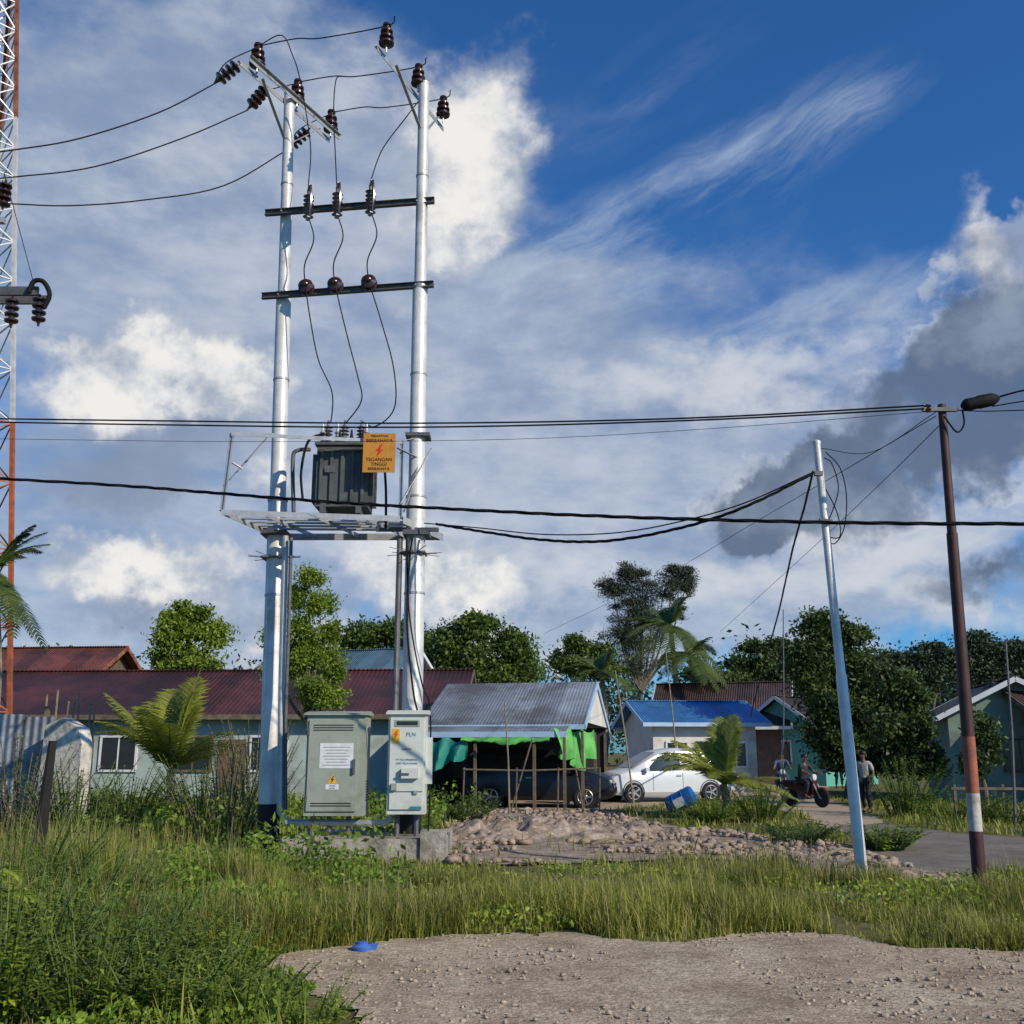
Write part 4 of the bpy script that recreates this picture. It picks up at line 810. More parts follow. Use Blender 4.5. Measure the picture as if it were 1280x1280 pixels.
# maroon pole
b1 = gp(1226,1118); Y1 = b1.y; t1 = at(1177,506,Y1)
t = thing('maroon_pole', 'dark maroon steel pole with faded red and white bands near its foot', 'power pole', (b1.x,Y1,0))
pz = lambda py: b1.lerp(t1, (1118-py)/(1118-506))
def seg(py0, py1, r0, r1, m_, nm): MB().tube([pz(py0), pz(py1)], [r0, r1], 16).build(nm, MT[m_], t)
seg(1122,1046,.078,.077,'maroon','base_band'); seg(1046,1002,.0765,.076,'whiteband','white_band'); seg(1002,935,.076,.075,'redband','red_band'); seg(935,680,.074,.066,'maroon','pole'); seg(680,506,.056,.05,'maroon','pole_top')
MB().bar(at(1153,512,Y1-.06), at(1196,512,Y1-.06), .05).build('crossarm', MT['galvd'], t, smooth=False)
MB().lathe(at(1160,515,Y1-.06),(0,0,1),[(.03,0),(.05,.03),(.03,.05),(.05,.08),(.02,.1)],10).build('insulator', MT['brown'], t)
jb = at(1225,503,Y1-.1); MB().lathe(jb+Vector((-.24,0,-.05)), (.48,0,.11), [(.03,0),(.07,.04),(.085,.08),(.08,.2),(.09,.24),(.085,.4),(.06,.46),(.03,.5)], 12).build('splice_box', MT['blackw'], t)
MB().tube(smoothpath([at(1180,520,Y1-.08), at(1196,540,Y1-.1), at(1205,530,Y1-.1), at(1203,512,Y1-.1)], 5), .012, 6).build('loose_cable', MT['blackw'], t)
wire('upper line of the close pair crossing the whole picture to the maroon pole', [(-40,523,14.5),(200,526,14.2),(520,529,13.6),(850,523,13),(1155,507,Y1-.05)], .012)
wire('lower line of the close pair crossing the whole picture to the maroon pole', [(-40,527,14.4),(200,531,14.1),(520,534,13.5),(850,526,12.9),(1155,511,Y1-.1)], .012)
wire('thin faint line just below the close pair', [(-40,548,16),(300,552,15.6),(640,549,15),(900,535,14.4),(1165,514,Y1)], .004)
wire('thick twisted cable crossing in front of the platform and both right poles', [(-40,596,15),(150,607,14.8),(277,617,14.7),(420,628,14.4),(560,636,14),(720,644,13.4),(900,650,12.8),(1100,654,12.2),(1330,655,11.5)], .026, name='overhead_cable', cat='cable', twist=True)
wire('thick twisted cable sagging from the platform to the leaning silver pole', [(545,655,16.6),(600,664,15.8),(680,675,15),(760,676,14.5),(850,660,14),(930,634,13.4),(1016,592,Yb-.1)], .024, name='overhead_cable', cat='cable', twist=True)
wire('second twisted cable sagging closely under the one to the leaning silver pole', [(530,654,16.7),(600,660,15.9),(680,668,15.1),(770,666,14.6),(850,652,14.1),(930,629,13.5),(1017,590,Yb-.12)], .010, name='overhead_cable', cat='cable')
wire('loose twisted cable hanging from the leaning pole down toward the houses', [(1016,590,Yb-.05),(1005,635,Yb+1),(990,690,Yb+3),(972,770,Yb+7),(955,830,Yb+12),(938,895,Yb+20)], .026, name='hanging_cable', cat='cable', twist=True)
wire('short wire leaving the splice box toward the right picture edge, upper', [(1245,497,Y1-.1),(1290,486,Y1-.3),(1400,470,Y1-.8)], .012)
wire('short wire leaving the splice box toward the right picture edge, lower', [(1240,508,Y1-.1),(1290,500,Y1-.3),(1400,486,Y1-.8)], .008)
wire('drooping wire from the maroon pole top going out at the right edge', [(1185,512,Y1),(1230,514,Y1-.2),(1300,512,Y1-.5)], .007)
wire('thin service wire running from the maroon pole down toward the far left houses', [(1170,520,Y1),(1060,585,16),(940,655,24),(820,725,32),(680,792,42)], .006, name='service_wire')
wire('thin service wire running from the maroon pole to the blue roofed house', [(1176,530,Y1),(1100,605,18),(1010,690,26),(900,790,40)], .006, name='service_wire')
wire('thin service wire between the leaning pole and the maroon pole top', [(1024,560,Yb),(1090,565,Yb-.2),(1170,515,Y1)], .005, name='service_wire')
wire('thin guy wire slanting behind the lattice tower at left', [(5,215,14),(25,290,15),(45,365,16)], .006, name='guy_wire')
# ------------------------------------------------------------ cars
def car(name, label, loc, rz, body, sc=1.0, st_=None, group=None):
    t = thing(name, label, 'car', loc, rz, group)
    S = st_ or [(-2.28,.45,.80,.90,.76,.66),(-2.22,.30,1.00,1.20,.86,.74),(-2.08,.25,1.04,1.58,.90,.70),(-1.80,.23,1.03,1.70,.91,.67),(-1.1,.22,1.01,1.77,.92,.66),(-.3,.22,.99,1.78,.92,.66),(.40,.22,.98,1.68,.92,.65),(.9,.22,.99,1.42,.92,.70),(1.45,.22,.99,1.07,.92,.78),(1.85,.23,.94,1.00,.91,.76),(2.12,.27,.84,.89,.87,.70),(2.26,.33,.70,.76,.80,.64),(2.32,.42,.58,.62,.72,.58)]
    S = [tuple(k*sc for k in s) for s in S]
    def ring(s):
        x, zb, zt, top, w, wu = s; h = [(w*.9,zb),(w,zb+.12*sc),(w*1.0,(zb+zt)/2),(w*.985,zt),(wu+.03,zt+(top-zt)*.88),(wu-.1,top),(wu-.3,top+.025)]
        return [(x, y, z) for y, z in h]+[(x, -y, z) for y, z in reversed(h)]
    rs = [ring(s) for s in S]; n = 14; vs = [v for r_ in rs for v in r_]; fs = []
    for i in range(len(rs)-1):
        for k in range(n): fs.append((i*n+k, i*n+(k+1)%n, (i+1)*n+(k+1)%n, (i+1)*n+k))
    fs.append(tuple(range(n))); fs.append(tuple(range((len(rs)-1)*n, len(rs)*n)))
    MB().add(vs, fs).build('body', MT[body], t, True)
    def itp(x):
        for a, b_ in zip(S, S[1:]):
            if a[0] <= x <= b_[0]: k = (x-a[0])/(b_[0]-a[0]); return tuple(p+(q-p)*k for p, q in zip(a, b_))
        return S[-1]
    def side(x, u, sg, o=.012):
        s = itp(x); y0, z0 = s[4]*.985, s[2]; y1, z1 = s[5]+.03, s[2]+(s[3]-s[2])*.88; return (x, sg*(y0+(y1-y0)*u+o), z0+(z1-z0)*u)
    for sg in (-1, 1):
        for (xa, xb, xc, xd) in ((-1.98,-1.30,-1.25,-1.85),(-1.22,-.40,-.40,-1.18),(-.32,.98,.45,-.32)):
            xa, xb, xc, xd = [k*sc for k in (xa, xb, xc, xd)]
            nn = 4; A = [side(xa+(xb-xa)*i/nn, .10, sg) for i in range(nn+1)]; B_ = [side(xd+(xc-xd)*i/nn, .90, sg) for i in range(nn+1)]
            MB().add(A+B_, [(i, i+1, nn+2+i, nn+1+i) for i in range(nn)]).build('side_window', MT['glass'], t, True)
        for xw in (-1.40*sc, 1.45*sc):
            w_ = itp(xw)[4]
            MB().lathe((xw, sg*(w_-.03), .34*sc), (0,sg,0), [(.40*sc,0),(.40*sc,.04),(.37*sc,.045),(.37*sc,0)], 20).build('wheel_arch', MT['black'], t, True)
            ty = MB().lathe((xw, sg*(w_-.19), .33*sc), (0,sg,0), [(.2*sc,0),(.33*sc,.02),(.34*sc,.06),(.34*sc,.2),(.33*sc,.245),(.22*sc,.25)], 24).build('wheel', MT['tyre'], t, True)
            rm = MB().lathe((xw, sg*(w_-.19), .33*sc), (0,sg,0), [(.03,.22),(.06,.262),(.07,.255)], 12); rm.lathe((xw, sg*(w_-.19), .33*sc), (0,sg,0), [(.19*sc,.24),(.22*sc,.258),(.235*sc,.25),(.2*sc,.235)], 20)
            for k in range(5):
                a = k*2*math.pi/5; d = Vector((math.cos(a), 0, math.sin(a))); c0 = Vector((xw, sg*(w_+.064), .33*sc)); rm.bar(c0+d*.05, c0+d*.2*sc, .03, .05)
            rm.build('rim', MT['rim'], ty, True)
        MB().box((.98*sc, sg*(itp(.98*sc)[4]+.07), 1.08*sc),(.12,.16,.13)).build('mirror', MT[body], t, True)
        MB().box((2.12*sc, sg*.66*sc, .76*sc),(.26*sc,.24*sc,.12*sc)).build('headlight', MT['lamp'], t, True)
        MB().box((-2.18*sc, sg*.76*sc, 1.0*sc),(.16*sc,.14*sc,.32*sc)).build('taillight', MT['tail'], t, True)
        for xx in (-.38, .72): 
            w_ = itp(xx*sc); MB().bar((xx*sc, sg*(w_[4]+.002), w_[1]+.15), (xx*sc, sg*(w_[4]*.99+.003), w_[2]-.02), .01).build('door_seam', MT['black'], t, True)
        MB().bar((-.33*sc, sg*(.92*sc+.015), .88*sc), (-.15*sc, sg*(.92*sc+.015), .88*sc), .02, .03).build('door_handle', MT['rim'], t, True)
    a, m2, b_ = itp(.48*sc), itp(.9*sc), itp(1.38*sc)
    MB().add([(a[0],-(a[5]-.08),a[3]+.03),(a[0],a[5]-.08,a[3]+.03),(m2[0],m2[5]-.07,m2[3]+.035),(m2[0],-(m2[5]-.07),m2[3]+.035),(b_[0],b_[5]-.06,b_[3]+.035),(b_[0],-(b_[5]-.06),b_[3]+.035)], [(0,1,2,3),(3,2,4,5)]).build('windscreen', MT['glass'], t, True)
    a, b_ = itp(-2.10*sc), itp(-2.20*sc); MB().add([(a[0]-.025,-(a[5]-.08),a[3]-.05),(a[0]-.025,a[5]-.08,a[3]-.05),(b_[0]-.03,b_[5]-.04,b_[3]-.08),(b_[0]-.03,-(b_[5]-.04),b_[3]-.08)], [(0,1,2,3)]).build('rear_window', MT['glass'], t, True)
    MB().box((2.30*sc,0,.66*sc),(.05,.9*sc,.10*sc)).box((2.325*sc,0,.46*sc),(.03,1.2*sc,.10*sc)).build('grille', MT['black'], t, True)
    MB().box((2.35*sc,0,.54*sc),(.02,.42,.10)).build('number_plate', MT['plate'], t, True)
    return t
g = gp(824,1000); car('parked_car', 'white family car parked side on left of the yellow palm', (g.x,g.y-.8,0), R(180+16), 'carw', .96)
car('parked_car', 'black car parked under the zinc porch', (.85,32.0,0), R(-8), 'carb', .98)
car('parked_car', 'silver car parked farther back behind the white car', (6.1,43.2,0), R(170), 'cars', .9)
# blue barrel
g = gp(851,1016); br_ = thing('blue_barrel', 'blue plastic barrel with white label lying tilted in the grass', 'barrel', (g.x,g.y,0))
ax = Vector((.78,-.35,.42)).normalized(); o0 = Vector((g.x,g.y,.32))-ax*.38
MB().lathe(o0, ax, [(.05,0),(.23,.01),(.25,.05),(.25,.22),(.265,.24),(.25,.26),(.25,.50),(.265,.52),(.25,.54),(.25,.72),(.23,.77),(.05,.78)], 20).build('drum', MT['barrel'], br_)
nn = Vector((0,-1,0)); nn = (nn-ax*nn.dot(ax)).normalized(); sd = ax.cross(nn); lc = o0+ax*.38+nn*.262; MB().prism([lc+ax*.14+sd*.12, lc-ax*.14+sd*.12, lc-ax*.14-sd*.12, lc+ax*.14-sd*.12], nn*.004).build('label', MT['paper'], br_, smooth=False)
g = gp(452,1192); mb = MB(); mb.lathe((g.x,g.y,.02),(0,.1,1),[(.02,0),(.075,.005),(.085,.03),(.05,.055),(.055,.07),(.015,.075)],12); mb.prism([(g.x+.05,g.y,.02),(g.x+.12,g.y+.01,.03),(g.x+.13,g.y+.05,.07),(g.x+.04,g.y+.05,.06)],(0,.006,.004))
tag(mb.build('plastic_scrap', MT['blueplastic']), 'small crumpled blue plastic scrap lying at the gravel edge', 'litter')
for i, (px, py, l, a, lb) in enumerate([(1025,1078,.9,.5,'bleached branch lying on the dirt left of the leaning pole'),(1050,1090,.6,-.4,'short stick lying on the dirt at the foot of the leaning pole'),(740,1062,.7,.2,'stick lying on the dirt mound')]):
    g = gp(px, py); tag(MB().tube([g+Vector((0,0,.08)), g+Vector((math.cos(a)*l*.5, math.sin(a)*l*.5, .18)), g+Vector((math.cos(a)*l, math.sin(a)*l, .12))], [.03,.025,.012], 6).build('branch', MT['bamboo']), lb, 'branch')
# ------------------------------------------------------------ people
def skin(name, vs, es, rs, m, parent, sub=1):
    me = bpy.data.meshes.new(name); me.from_pydata([tuple(v) for v in vs], es, [])
    ob = bpy.data.objects.new(name, me); C.objects.link(ob); ob.modifiers.new('s', 'SKIN')
    for i, r_ in enumerate(rs):
        me.skin_vertices[0].data[i].radius = (r_, r_) if not isinstance(r_, tuple) else r_
    me.skin_vertices[0].data[0].use_root = True
    sm = ob.modifiers.new('u', 'SUBSURF'); sm.levels = sub; sm.render_levels = sub
    bpy.context.view_layer.update()
    m2 = bpy.data.meshes.new_from_object(ob.evaluated_get(bpy.context.evaluated_depsgraph_get()))
    ob.modifiers.clear(); ob.data = m2; m2.materials.clear(); m2.materials.append(MT[m]); m2.polygons.foreach_set('use_smooth', [True]*len(m2.polygons))
    ob.parent = parent; wl[ob] = wl[parent]; return ob
def person(label, loc, rz, J, shirt, trous, sc=1.0, hat=False):
    t = thing('person', label, 'person', loc, rz)
    V = []; E = []; Rr = []; ix = {}
    def a(k, p, r_, pr_=None):
        ix[k] = len(V); V.append(Vector(p)*sc); Rr.append(r_*sc)
        if pr_ is not None: E.append((ix[pr_], ix[k]))
    J = {k: Vector(v) for k, v in J.items()}
    a('pel', J['pel'], .115); a('wai', J['pel'].lerp(J['che'], .5), .105, 'pel'); a('che', J['che'], .125, 'wai'); a('nk', J['nk'], .05, 'che'); hd = J['hd']
    a('jaw', J['nk'].lerp(hd, .55)+Vector((.02,0,0)), .065, 'nk'); a('hd', hd, .098, 'jaw'); a('cr', hd+Vector((-.005,0,.07)), .075, 'hd')
    for s, q in ((1,'l'),(-1,'r')):
        a('sh'+q, J['sh'+q], .058, 'che'); a('el'+q, J['el'+q], .043, 'sh'+q); a('wr'+q, J['wr'+q], .028, 'el'+q)
        d = (J['wr'+q]-J['el'+q]).normalized(); a('pa'+q, J['wr'+q]+d*.07, .032, 'wr'+q)
        for k in range(4): o_ = Vector((0,1,0))*(k-1.5)*.02; a('f%d%s' % (k, q), J['wr'+q]+d*(.155-.012*abs(k-1.2))+o_+Vector((.015,0,-.01)), .009, 'pa'+q)
        a('th'+q, J['wr'+q]+d*.08+Vector((.05,0,.0)), .011, 'wr'+q)
        a('hp'+q, J['pel']+Vector((0,s*.09,-.05)), .085, 'pel'); a('kn'+q, J['kn'+q], .058, 'hp'+q); a('an'+q, J['an'+q], .038, 'kn'+q); a('to'+q, J['an'+q]+Vector((.17,0,-.055)), .033, 'an'+q)
    bd = skin('body', V, E, Rr, 'skinm', t, 2)
    hv = hd*sc
    MB().lathe(hv+Vector((-.015,0,.0))*sc, (-.12,0,1), [(.098*sc,-.01*sc),(.112*sc,.03*sc),(.105*sc,.075*sc),(.075*sc,.115*sc),(.03*sc,.135*sc)], 14).build('helmet' if hat else 'hair', MT['helmet' if hat else 'hair'], t, True)
    MB().box(hv+Vector((.098,0,-.02))*sc, (.03*sc,.025*sc,.04*sc)).build('nose', MT['skinm'], bd, True)
    for s in (-1,1): MB().box(hv+Vector((.092,s*.035,.01))*sc, (.012*sc,.024*sc,.012*sc)).build('eye', MT['hair'], bd, True)
    MB().box(hv+Vector((.085,0,-.055))*sc, (.012*sc,.045*sc,.01*sc)).build('mouth', MT['hair'], bd, True)
    for s in (-1,1): MB().box(hv+Vector((0,s*.1,-.01))*sc, (.035*sc,.02*sc,.055*sc)).build('ear', MT['skinm'], bd, True)
    g_ = lambda ks: [V[ix[k]] for k in ks]
    vs = g_(['wai','pel','che']); es = [(0,1),(0,2)]; rr = [.128*sc,.132*sc,.145*sc]
    for q in 'lr':
        n0 = len(vs); vs += [V[ix['sh'+q]], V[ix['sh'+q]].lerp(V[ix['el'+q]], .9)]; rr += [.075*sc,.062*sc]; es += [(2, n0), (n0, n0+1)]
    skin('shirt', vs, es, rr, shirt, t, 1)
    vs = g_(['pel']); es = []; rr = [.135*sc]
    for q in 'lr':
        n0 = len(vs); vs += [V[ix['hp'+q]], V[ix['kn'+q]], V[ix['kn'+q]].lerp(V[ix['an'+q]], .9)]; rr += [.10*sc,.078*sc,.062*sc]; es += [(0, n0), (n0, n0+1), (n0+1, n0+2)]
    skin('trousers', vs, es, rr, trous, t, 1)
    for q in 'lr': skin('shoe', [V[ix['an'+q]]+Vector((-.04,0,-.05))*sc, V[ix['to'+q]]], [(0,1)], [.045*sc,.042*sc], 'hair', t, 1)
    return t
stand = dict(pel=(0,0,.93), che=(.0,0,1.25), nk=(.01,0,1.45), hd=(.03,0,1.58), shl=(0,.18,1.38), shr=(0,-.18,1.38), ell=(-.03,.25,1.10), elr=(-.04,-.25,1.10), wrl=(.10,.26,.86), wrr=(.12,-.24,.88), knl=(.06,.10,.50), knr=(-.02,-.10,.50), anl=(.02,.12,.09), anr=(-.14,-.11,.09))
sit = dict(pel=(-.12,0,.86), che=(-.04,0,1.16), nk=(.02,0,1.36), hd=(.06,0,1.49), shl=(.0,.18,1.28), shr=(.0,-.18,1.28), ell=(.16,.26,1.06), elr=(.16,-.26,1.06), wrl=(.30,.28,1.03), wrr=(.30,-.28,1.03), knl=(.28,.17,.74), knr=(.28,-.17,.74), anl=(.16,.20,.34), anr=(.16,-.20,.34))
g = gp(1084,1017); person('person in a pale shirt and dark trousers walking along the path away from the motorbikes', (g.x,g.y,.02), R(-130), stand, 'shirtw', 'troud', .95)
def motorbike(label, loc, rz, col):
    t = thing('motorbike', label, 'motorbike', loc, rz)
    for x in (-.6,.62):
        o = MB().lathe((x,-.04,.28),(0,1,0),[(.20,.005),(.27,.0),(.285,.02),(.285,.06),(.27,.08),(.20,.075)],22).build('wheel', MT['tyre'], t, True)
        rm = MB(); rm.lathe((x,-.05,.28),(0,1,0),[(.03,0),(.035,.02),(.035,.08),(.03,.1)],10)
        for k in range(6): a = k*math.pi/3; rm.bar((x,0,.28),(x+math.cos(a)*.21,0,.28+math.sin(a)*.21),.012,.02)
        rm.build('rim', MT['rim'], o, True)
    MB().add([(x, s*y, z) for s in (-1,1) for x, y, z in [(.30,.05,.98),(.42,.14,.72),(.40,.16,.38),(.20,.12,.30),(-.25,.10,.32),(-.20,.12,.52),(.12,.09,.56),(.22,.07,.80)]], [tuple(range(8)), tuple(range(15,7,-1))]+[(i, i+8, (i+1)%8+8, (i+1)%8) for i in range(8)]).build('fairing', MT[col], t, True)
    MB().add([(x, s*y, z) for s in (-1,1) for x, y, z in [(-.10,.10,.68),(.05,.08,.56),(-.25,.12,.45),(-.75,.10,.60),(-.92,.05,.74),(-.80,.10,.74)]], [tuple(range(6)), tuple(range(11,5,-1))]+[(i, i+6, (i+1)%6+6, (i+1)%6) for i in range(6)]).build('tail_body', MT[col], t, True)
    MB().box((-.42,0,.76),(.72,.24,.07)).build('seat', MT['black'], t, True)
    MB().box((-.05,0,.33),(.40,.2,.2)).build('engine', MT['galvd'], t, True); MB().tube([(.05,-.14,.22),(-.3,-.16,.22),(-.75,-.17,.34)],[.02,.04,.045],8).build('exhaust', MT['rim'], t, True)
    MB().tube([(.30,-.10,.9),(.62,-.08,.28)],.022,6).tube([(.30,.10,.9),(.62,.08,.28)],.022,6).build('fork', MT['galv'], t, True)
    MB().tube([(.24,-.34,1.02),(.30,-.12,.98),(.30,.12,.98),(.24,.34,1.02)],.016,6).build('handlebar', MT['black'], t, True)
    MB().lathe((.34,0,.90),(1,0,-.1),[(.05,-.04),(.10,0),(.095,.06),(.03,.08)],12).build('headlight', MT['lamp'], t, True)
    MB().prism([(.42,-.06,.60),(.70,-.06,.60),(.88,-.06,.42),(.80,-.06,.45),(.62,-.06,.56)],(0,.12,0)).build('front_fender', MT[col], t, True)
    MB().box((-.92,0,.70),(.05,.12,.07)).build('taillight', MT['tail'], t, True)
    for s in (-1,1): 
        MB().tube([(.27,s*.26,1.0),(.24,s*.30,1.16)],.008,5).build('mirror_stalk', MT['black'], t, True); MB().box((.24,s*.31,1.19),(.02,.11,.07)).build('mirror', MT['black'], t, True)
    return t
g = gp(1008,1009)
for o in (motorbike('dark red motorbike with a seated rider coming along the sandy path', (g.x,g.y,.016), R(-55), 'bikered'),
          person('person in dark clothes riding the dark red motorbike', (g.x,g.y,.016), R(-55), sit, 'shirtd', 'troud')): o.scale = (.95,)*3
g = gp(979,997); motorbike('black motorbike farther back left of the dark red one', (g.x,g.y,.016), R(-100), 'shirtd')
person('person in a blue shirt sitting on the farther black motorbike', (g.x,g.y,.016), R(-100), sit, 'shirtb', 'jeans')
person('small far person in red standing before the turquoise house', (15.0,48.5,.0), R(-90), stand, 'shirtr', 'troud')
# ------------------------------------------------------------ shrubs
SH = [ # px, py(base), h, r, stems, leaf, mat, label
 (20,1150,1.00,.8,50,.10,'shrub','leafy green shrub at the left edge, in the back row of the near left thicket'),
 (120,1160,.78,.7,44,.09,'shrub','leafy green shrub in the back row of the near left thicket, second from the edge'),
 (225,1180,.55,.6,38,.09,'shruby','low shrub at the right of the back row of the near left thicket'),
 (5,1280,.85,.55,48,.10,'shruby','yellow green shrub in the bottom left corner of the picture'),
 (110,1285,.66,.5,46,.09,'shrub','leafy shrub at the bottom edge, second from the left corner'),
 (205,1290,.52,.45,42,.085,'shruby','bright low shrub at the bottom edge, third from the left corner'),
 (300,1285,.40,.40,38,.08,'shrub','low shrub at the bottom edge, fourth from the left corner'),
 (385,1296,.27,.30,30,.065,'shruby','small bright sprig cluster where the thicket meets the gravel'),
 (60,1215,.82,.5,46,.10,'shruby','upright yellow green plant in the middle of the near left thicket'),
 (170,1230,.60,.5,42,.09,'shrub','dense low plant in the middle of the near left thicket'),
 (280,1225,.42,.45,36,.08,'shruby','low plant at the right side of the near left thicket')]
for px, py, h, r_, ns, ll, m_, lb in SH: g = gp(px, py); shrub(lb, g.x, g.y, h, r_, ns, ll, m_, lw=.36, nl=26, lean=.8)
for px, Y, h, r_, m_, lb in [(25,19,1.8,1.0,'shrub','dark leafy bush in front of the sheet fence'),(95,18.5,1.4,.9,'shrub','leafy bush in front of the concrete wall end'),(285,20,1.6,1.0,'shruby','bright bush left of the left transformer pole'),(255,24,1.5,1.1,'shrub','bush at the foot of the young green palm, right side'),(160,24,1.3,1.1,'shrub','bush at the foot of the young green palm, left side'),(318,23,2.2,.8,'shrub','bush directly behind the foot of the left transformer pole'),(1100,18,.45,.6,'shrub','low weeds right of the leaning pole by the road'),(575,25,.6,.8,'mid','low bush behind the right end of the concrete base'),(1000,19,.4,.7,'mid','low weeds between the barrel and the road'),(950,25,.8,.8,'mid','weeds at the right of the young yellow palm'),(885,24.5,.6,.7,'shrub','weeds at the foot of the young yellow palm'),(1130,27,1.4,1.0,'shrub','roadside bush left of the wooden rail fence'),(1190,26,.6,1.2,'shrub','low roadside weeds in front of the wooden rail fence'),(1255,25,.7,1.1,'mid','low roadside weeds at the right picture edge')]:
    x = at(px, 1000, Y).x; shrub(lb, x, Y, h, r_, 48, .15, m_, lean=.9, nl=28, lw=.42)
t = thing('fern', 'pale feathery fern fronds arching in at the left edge', 'fern', (-4.0,7.4,0))
for az, el, L_ in ((.1,1.0,1.35),(.5,1.15,1.15),(-.5,.9,1.1),(.9,.95,1.0),(.2,1.2,1.5),(-.2,1.25,1.3)):
    mb = MB(); frondmesh(mb, (-3.95,7.4,.25), az, el, L_, .6, n=22, lw=.35, hang=.4, w=.09); mb.build('frond', LM['shruby'], t, smooth=False)
t = thing('reed_clump', 'few long broad grass blades slanting up in the left foreground', 'plant', (-3.9,9.2,0))
for tipx, tipy in ((190,1037),(150,1075),(95,1080),(30,1100)):
    a = Vector((-3.95+random.uniform(-.1,.1),9.2,0)); b_ = at(tipx, tipy, 9.0); m_ = a.lerp(b_, .5)+Vector((0,0,.12)); mb = MB(); P = smoothpath([a, m_, b_], 5); vs = []
    for i, p in enumerate(P): w_ = .018*(1-i/(len(P)-1)*.95); vs += [p+Vector((0,0,w_)), p-Vector((0,0,w_))]
    mb.add(vs, [(2*i, 2*i+1, 2*i+3, 2*i+2) for i in range(len(P)-1)]); mb.build('blade', LM['shruby'], t, smooth=False)
# ------------------------------------------------------------ camera, sun, sky
cam = bpy.data.objects.new('camera', bpy.data.cameras.new('camera')); C.objects.link(cam)
cam.location = CAM; cam.rotation_euler = (math.pi/2+TH, 0, 0); cam.data.lens = 36; cam.data.sensor_width = 36; cam.data.clip_end = 3000; cam.data.clip_start = .05
bpy.context.scene.camera = cam
EL = R(30); AZ = math.atan2(.76, -.65)
sd = Vector((math.sin(AZ)*math.cos(EL), math.cos(AZ)*math.cos(EL), math.sin(EL)))
sun = bpy.data.objects.new('sun', bpy.data.lights.new('sun', 'SUN')); C.objects.link(sun)
sun.data.energy = 4.4; sun.data.angle = R(.5); sun.data.color = (1, .88, .70); sun.rotation_euler = sd.to_track_quat('Z', 'Y').to_euler()
w = bpy.data.worlds.new('World'); bpy.context.scene.world = w; w.use_nodes = True
nt = w.node_tree; N, L = nt.nodes, nt.links; bg = N['Background']; bg.inputs['Strength'].default_value = .1
def lk(sock, v):
    if hasattr(v, 'is_output'): L.new(v, sock)
    else: sock.default_value = v
def M_(op, a, b=None, c=None, clamp=False):
    n = N.new('ShaderNodeMath'); n.operation = op; n.use_clamp = clamp; lk(n.inputs[0], a)
    if b is not None: lk(n.inputs[1], b)
    if c is not None: lk(n.inputs[2], c)
    return n.outputs[0]
def VM_(op, a, b=None):
    n = N.new('ShaderNodeVectorMath'); n.operation = op; lk(n.inputs[0], a)
    if b is not None: lk(n.inputs[3 if op == 'SCALE' else 1], b)
    return n.outputs[0]
def NS(vec, scale, det=6, rough=.55, col=False, stretch=None):
    if stretch: vec = VM_('MULTIPLY', vec, stretch)
    n = N.new('ShaderNodeTexNoise'); n.inputs['Scale'].default_value = scale; n.inputs['Detail'].default_value = det; n.inputs['Roughness'].default_value = rough; L.new(vec, n.inputs['Vector'])
    return n.outputs['Color'] if col else n.outputs['Fac']
def SS(v, a, b_): 
    n = N.new('ShaderNodeMapRange'); n.interpolation_type = 'SMOOTHSTEP'; lk(n.inputs['Value'], v); n.inputs['From Min'].default_value = a; n.inputs['From Max'].default_value = b_; return n.outputs['Result']
def MX(f, a, b_):
    n = N.new('ShaderNodeMix'); n.data_type = 'RGBA'; lk(n.inputs['Factor'], f); lk(n.inputs['A'], a); lk(n.inputs['B'], b_); return n.outputs['Result']
def K(r_, g_, b_): return (r_*10, g_*10, b_*10, 1)
tcw = N.new('ShaderNodeTexCoord'); D = tcw.outputs['Generated']
sky = N.new('ShaderNodeTexSky'); sky.sky_type = 'NISHITA'; sky.sun_disc = False; sky.sun_elevation = EL; sky.sun_rotation = AZ; sky.air_density = 1.0; sky.dust_density = .6; sky.ozone_density = 2.5
sp_ = N.new('ShaderNodeSeparateXYZ'); L.new(D, sp_.inputs[0])
az = M_('ARCTAN2', sp_.outputs[0], sp_.outputs[1]); el = M_('ARCSINE', sp_.outputs[2])
cb = N.new('ShaderNodeCombineXYZ'); L.new(az, cb.inputs[0]); L.new(el, cb.inputs[1]); AE = cb.outputs[0]
wn = VM_('SUBTRACT', NS(D, 5, 5, .6, True), (.5,.5,.5)); AEW = VM_('ADD', AE, VM_('SCALE', wn, .20))
wn2 = VM_('SUBTRACT', NS(D, 16, 5, .65, True), (.5,.5,.5)); AEW = VM_('ADD', AEW, VM_('SCALE', wn2, .07))
def blob(px, py, rx, ry, rot=0, src=None):
    d = ray(px, py).normalized(); a0, e0 = math.atan2(d.x, d.y), math.asin(d.z)
    m = N.new('ShaderNodeMapping'); m.vector_type = 'TEXTURE'; L.new(src or AEW, m.inputs['Vector'])
    m.inputs['Location'].default_value = (a0, e0, 0); m.inputs['Rotation'].default_value = (0, 0, R(rot)); m.inputs['Scale'].default_value = (rx/1280*.95, ry/1280*.9, 1)
    g = N.new('ShaderNodeTexGradient'); g.gradient_type = 'SPHERICAL'; L.new(m.outputs[0], g.inputs[0]); return g.outputs['Fac']
def blobs(lst, src=None):
    r_ = None
    for b_ in lst:
        k = b_[5] if len(b_) > 5 else 1; v = blob(*b_[:5], src=src)
        if k != 1: v = M_('MULTIPLY', v, k)
        r_ = v if r_ is None else M_('ADD', r_, v)
    return r_
base = VM_('MULTIPLY', sky.outputs[0], (.32,.80,1.32))
n_v = NS(D, 3.2, 9, .58, stretch=(1,1,1.8)); n_v2 = NS(D, 11, 8, .60, stretch=(1,1,2.2))
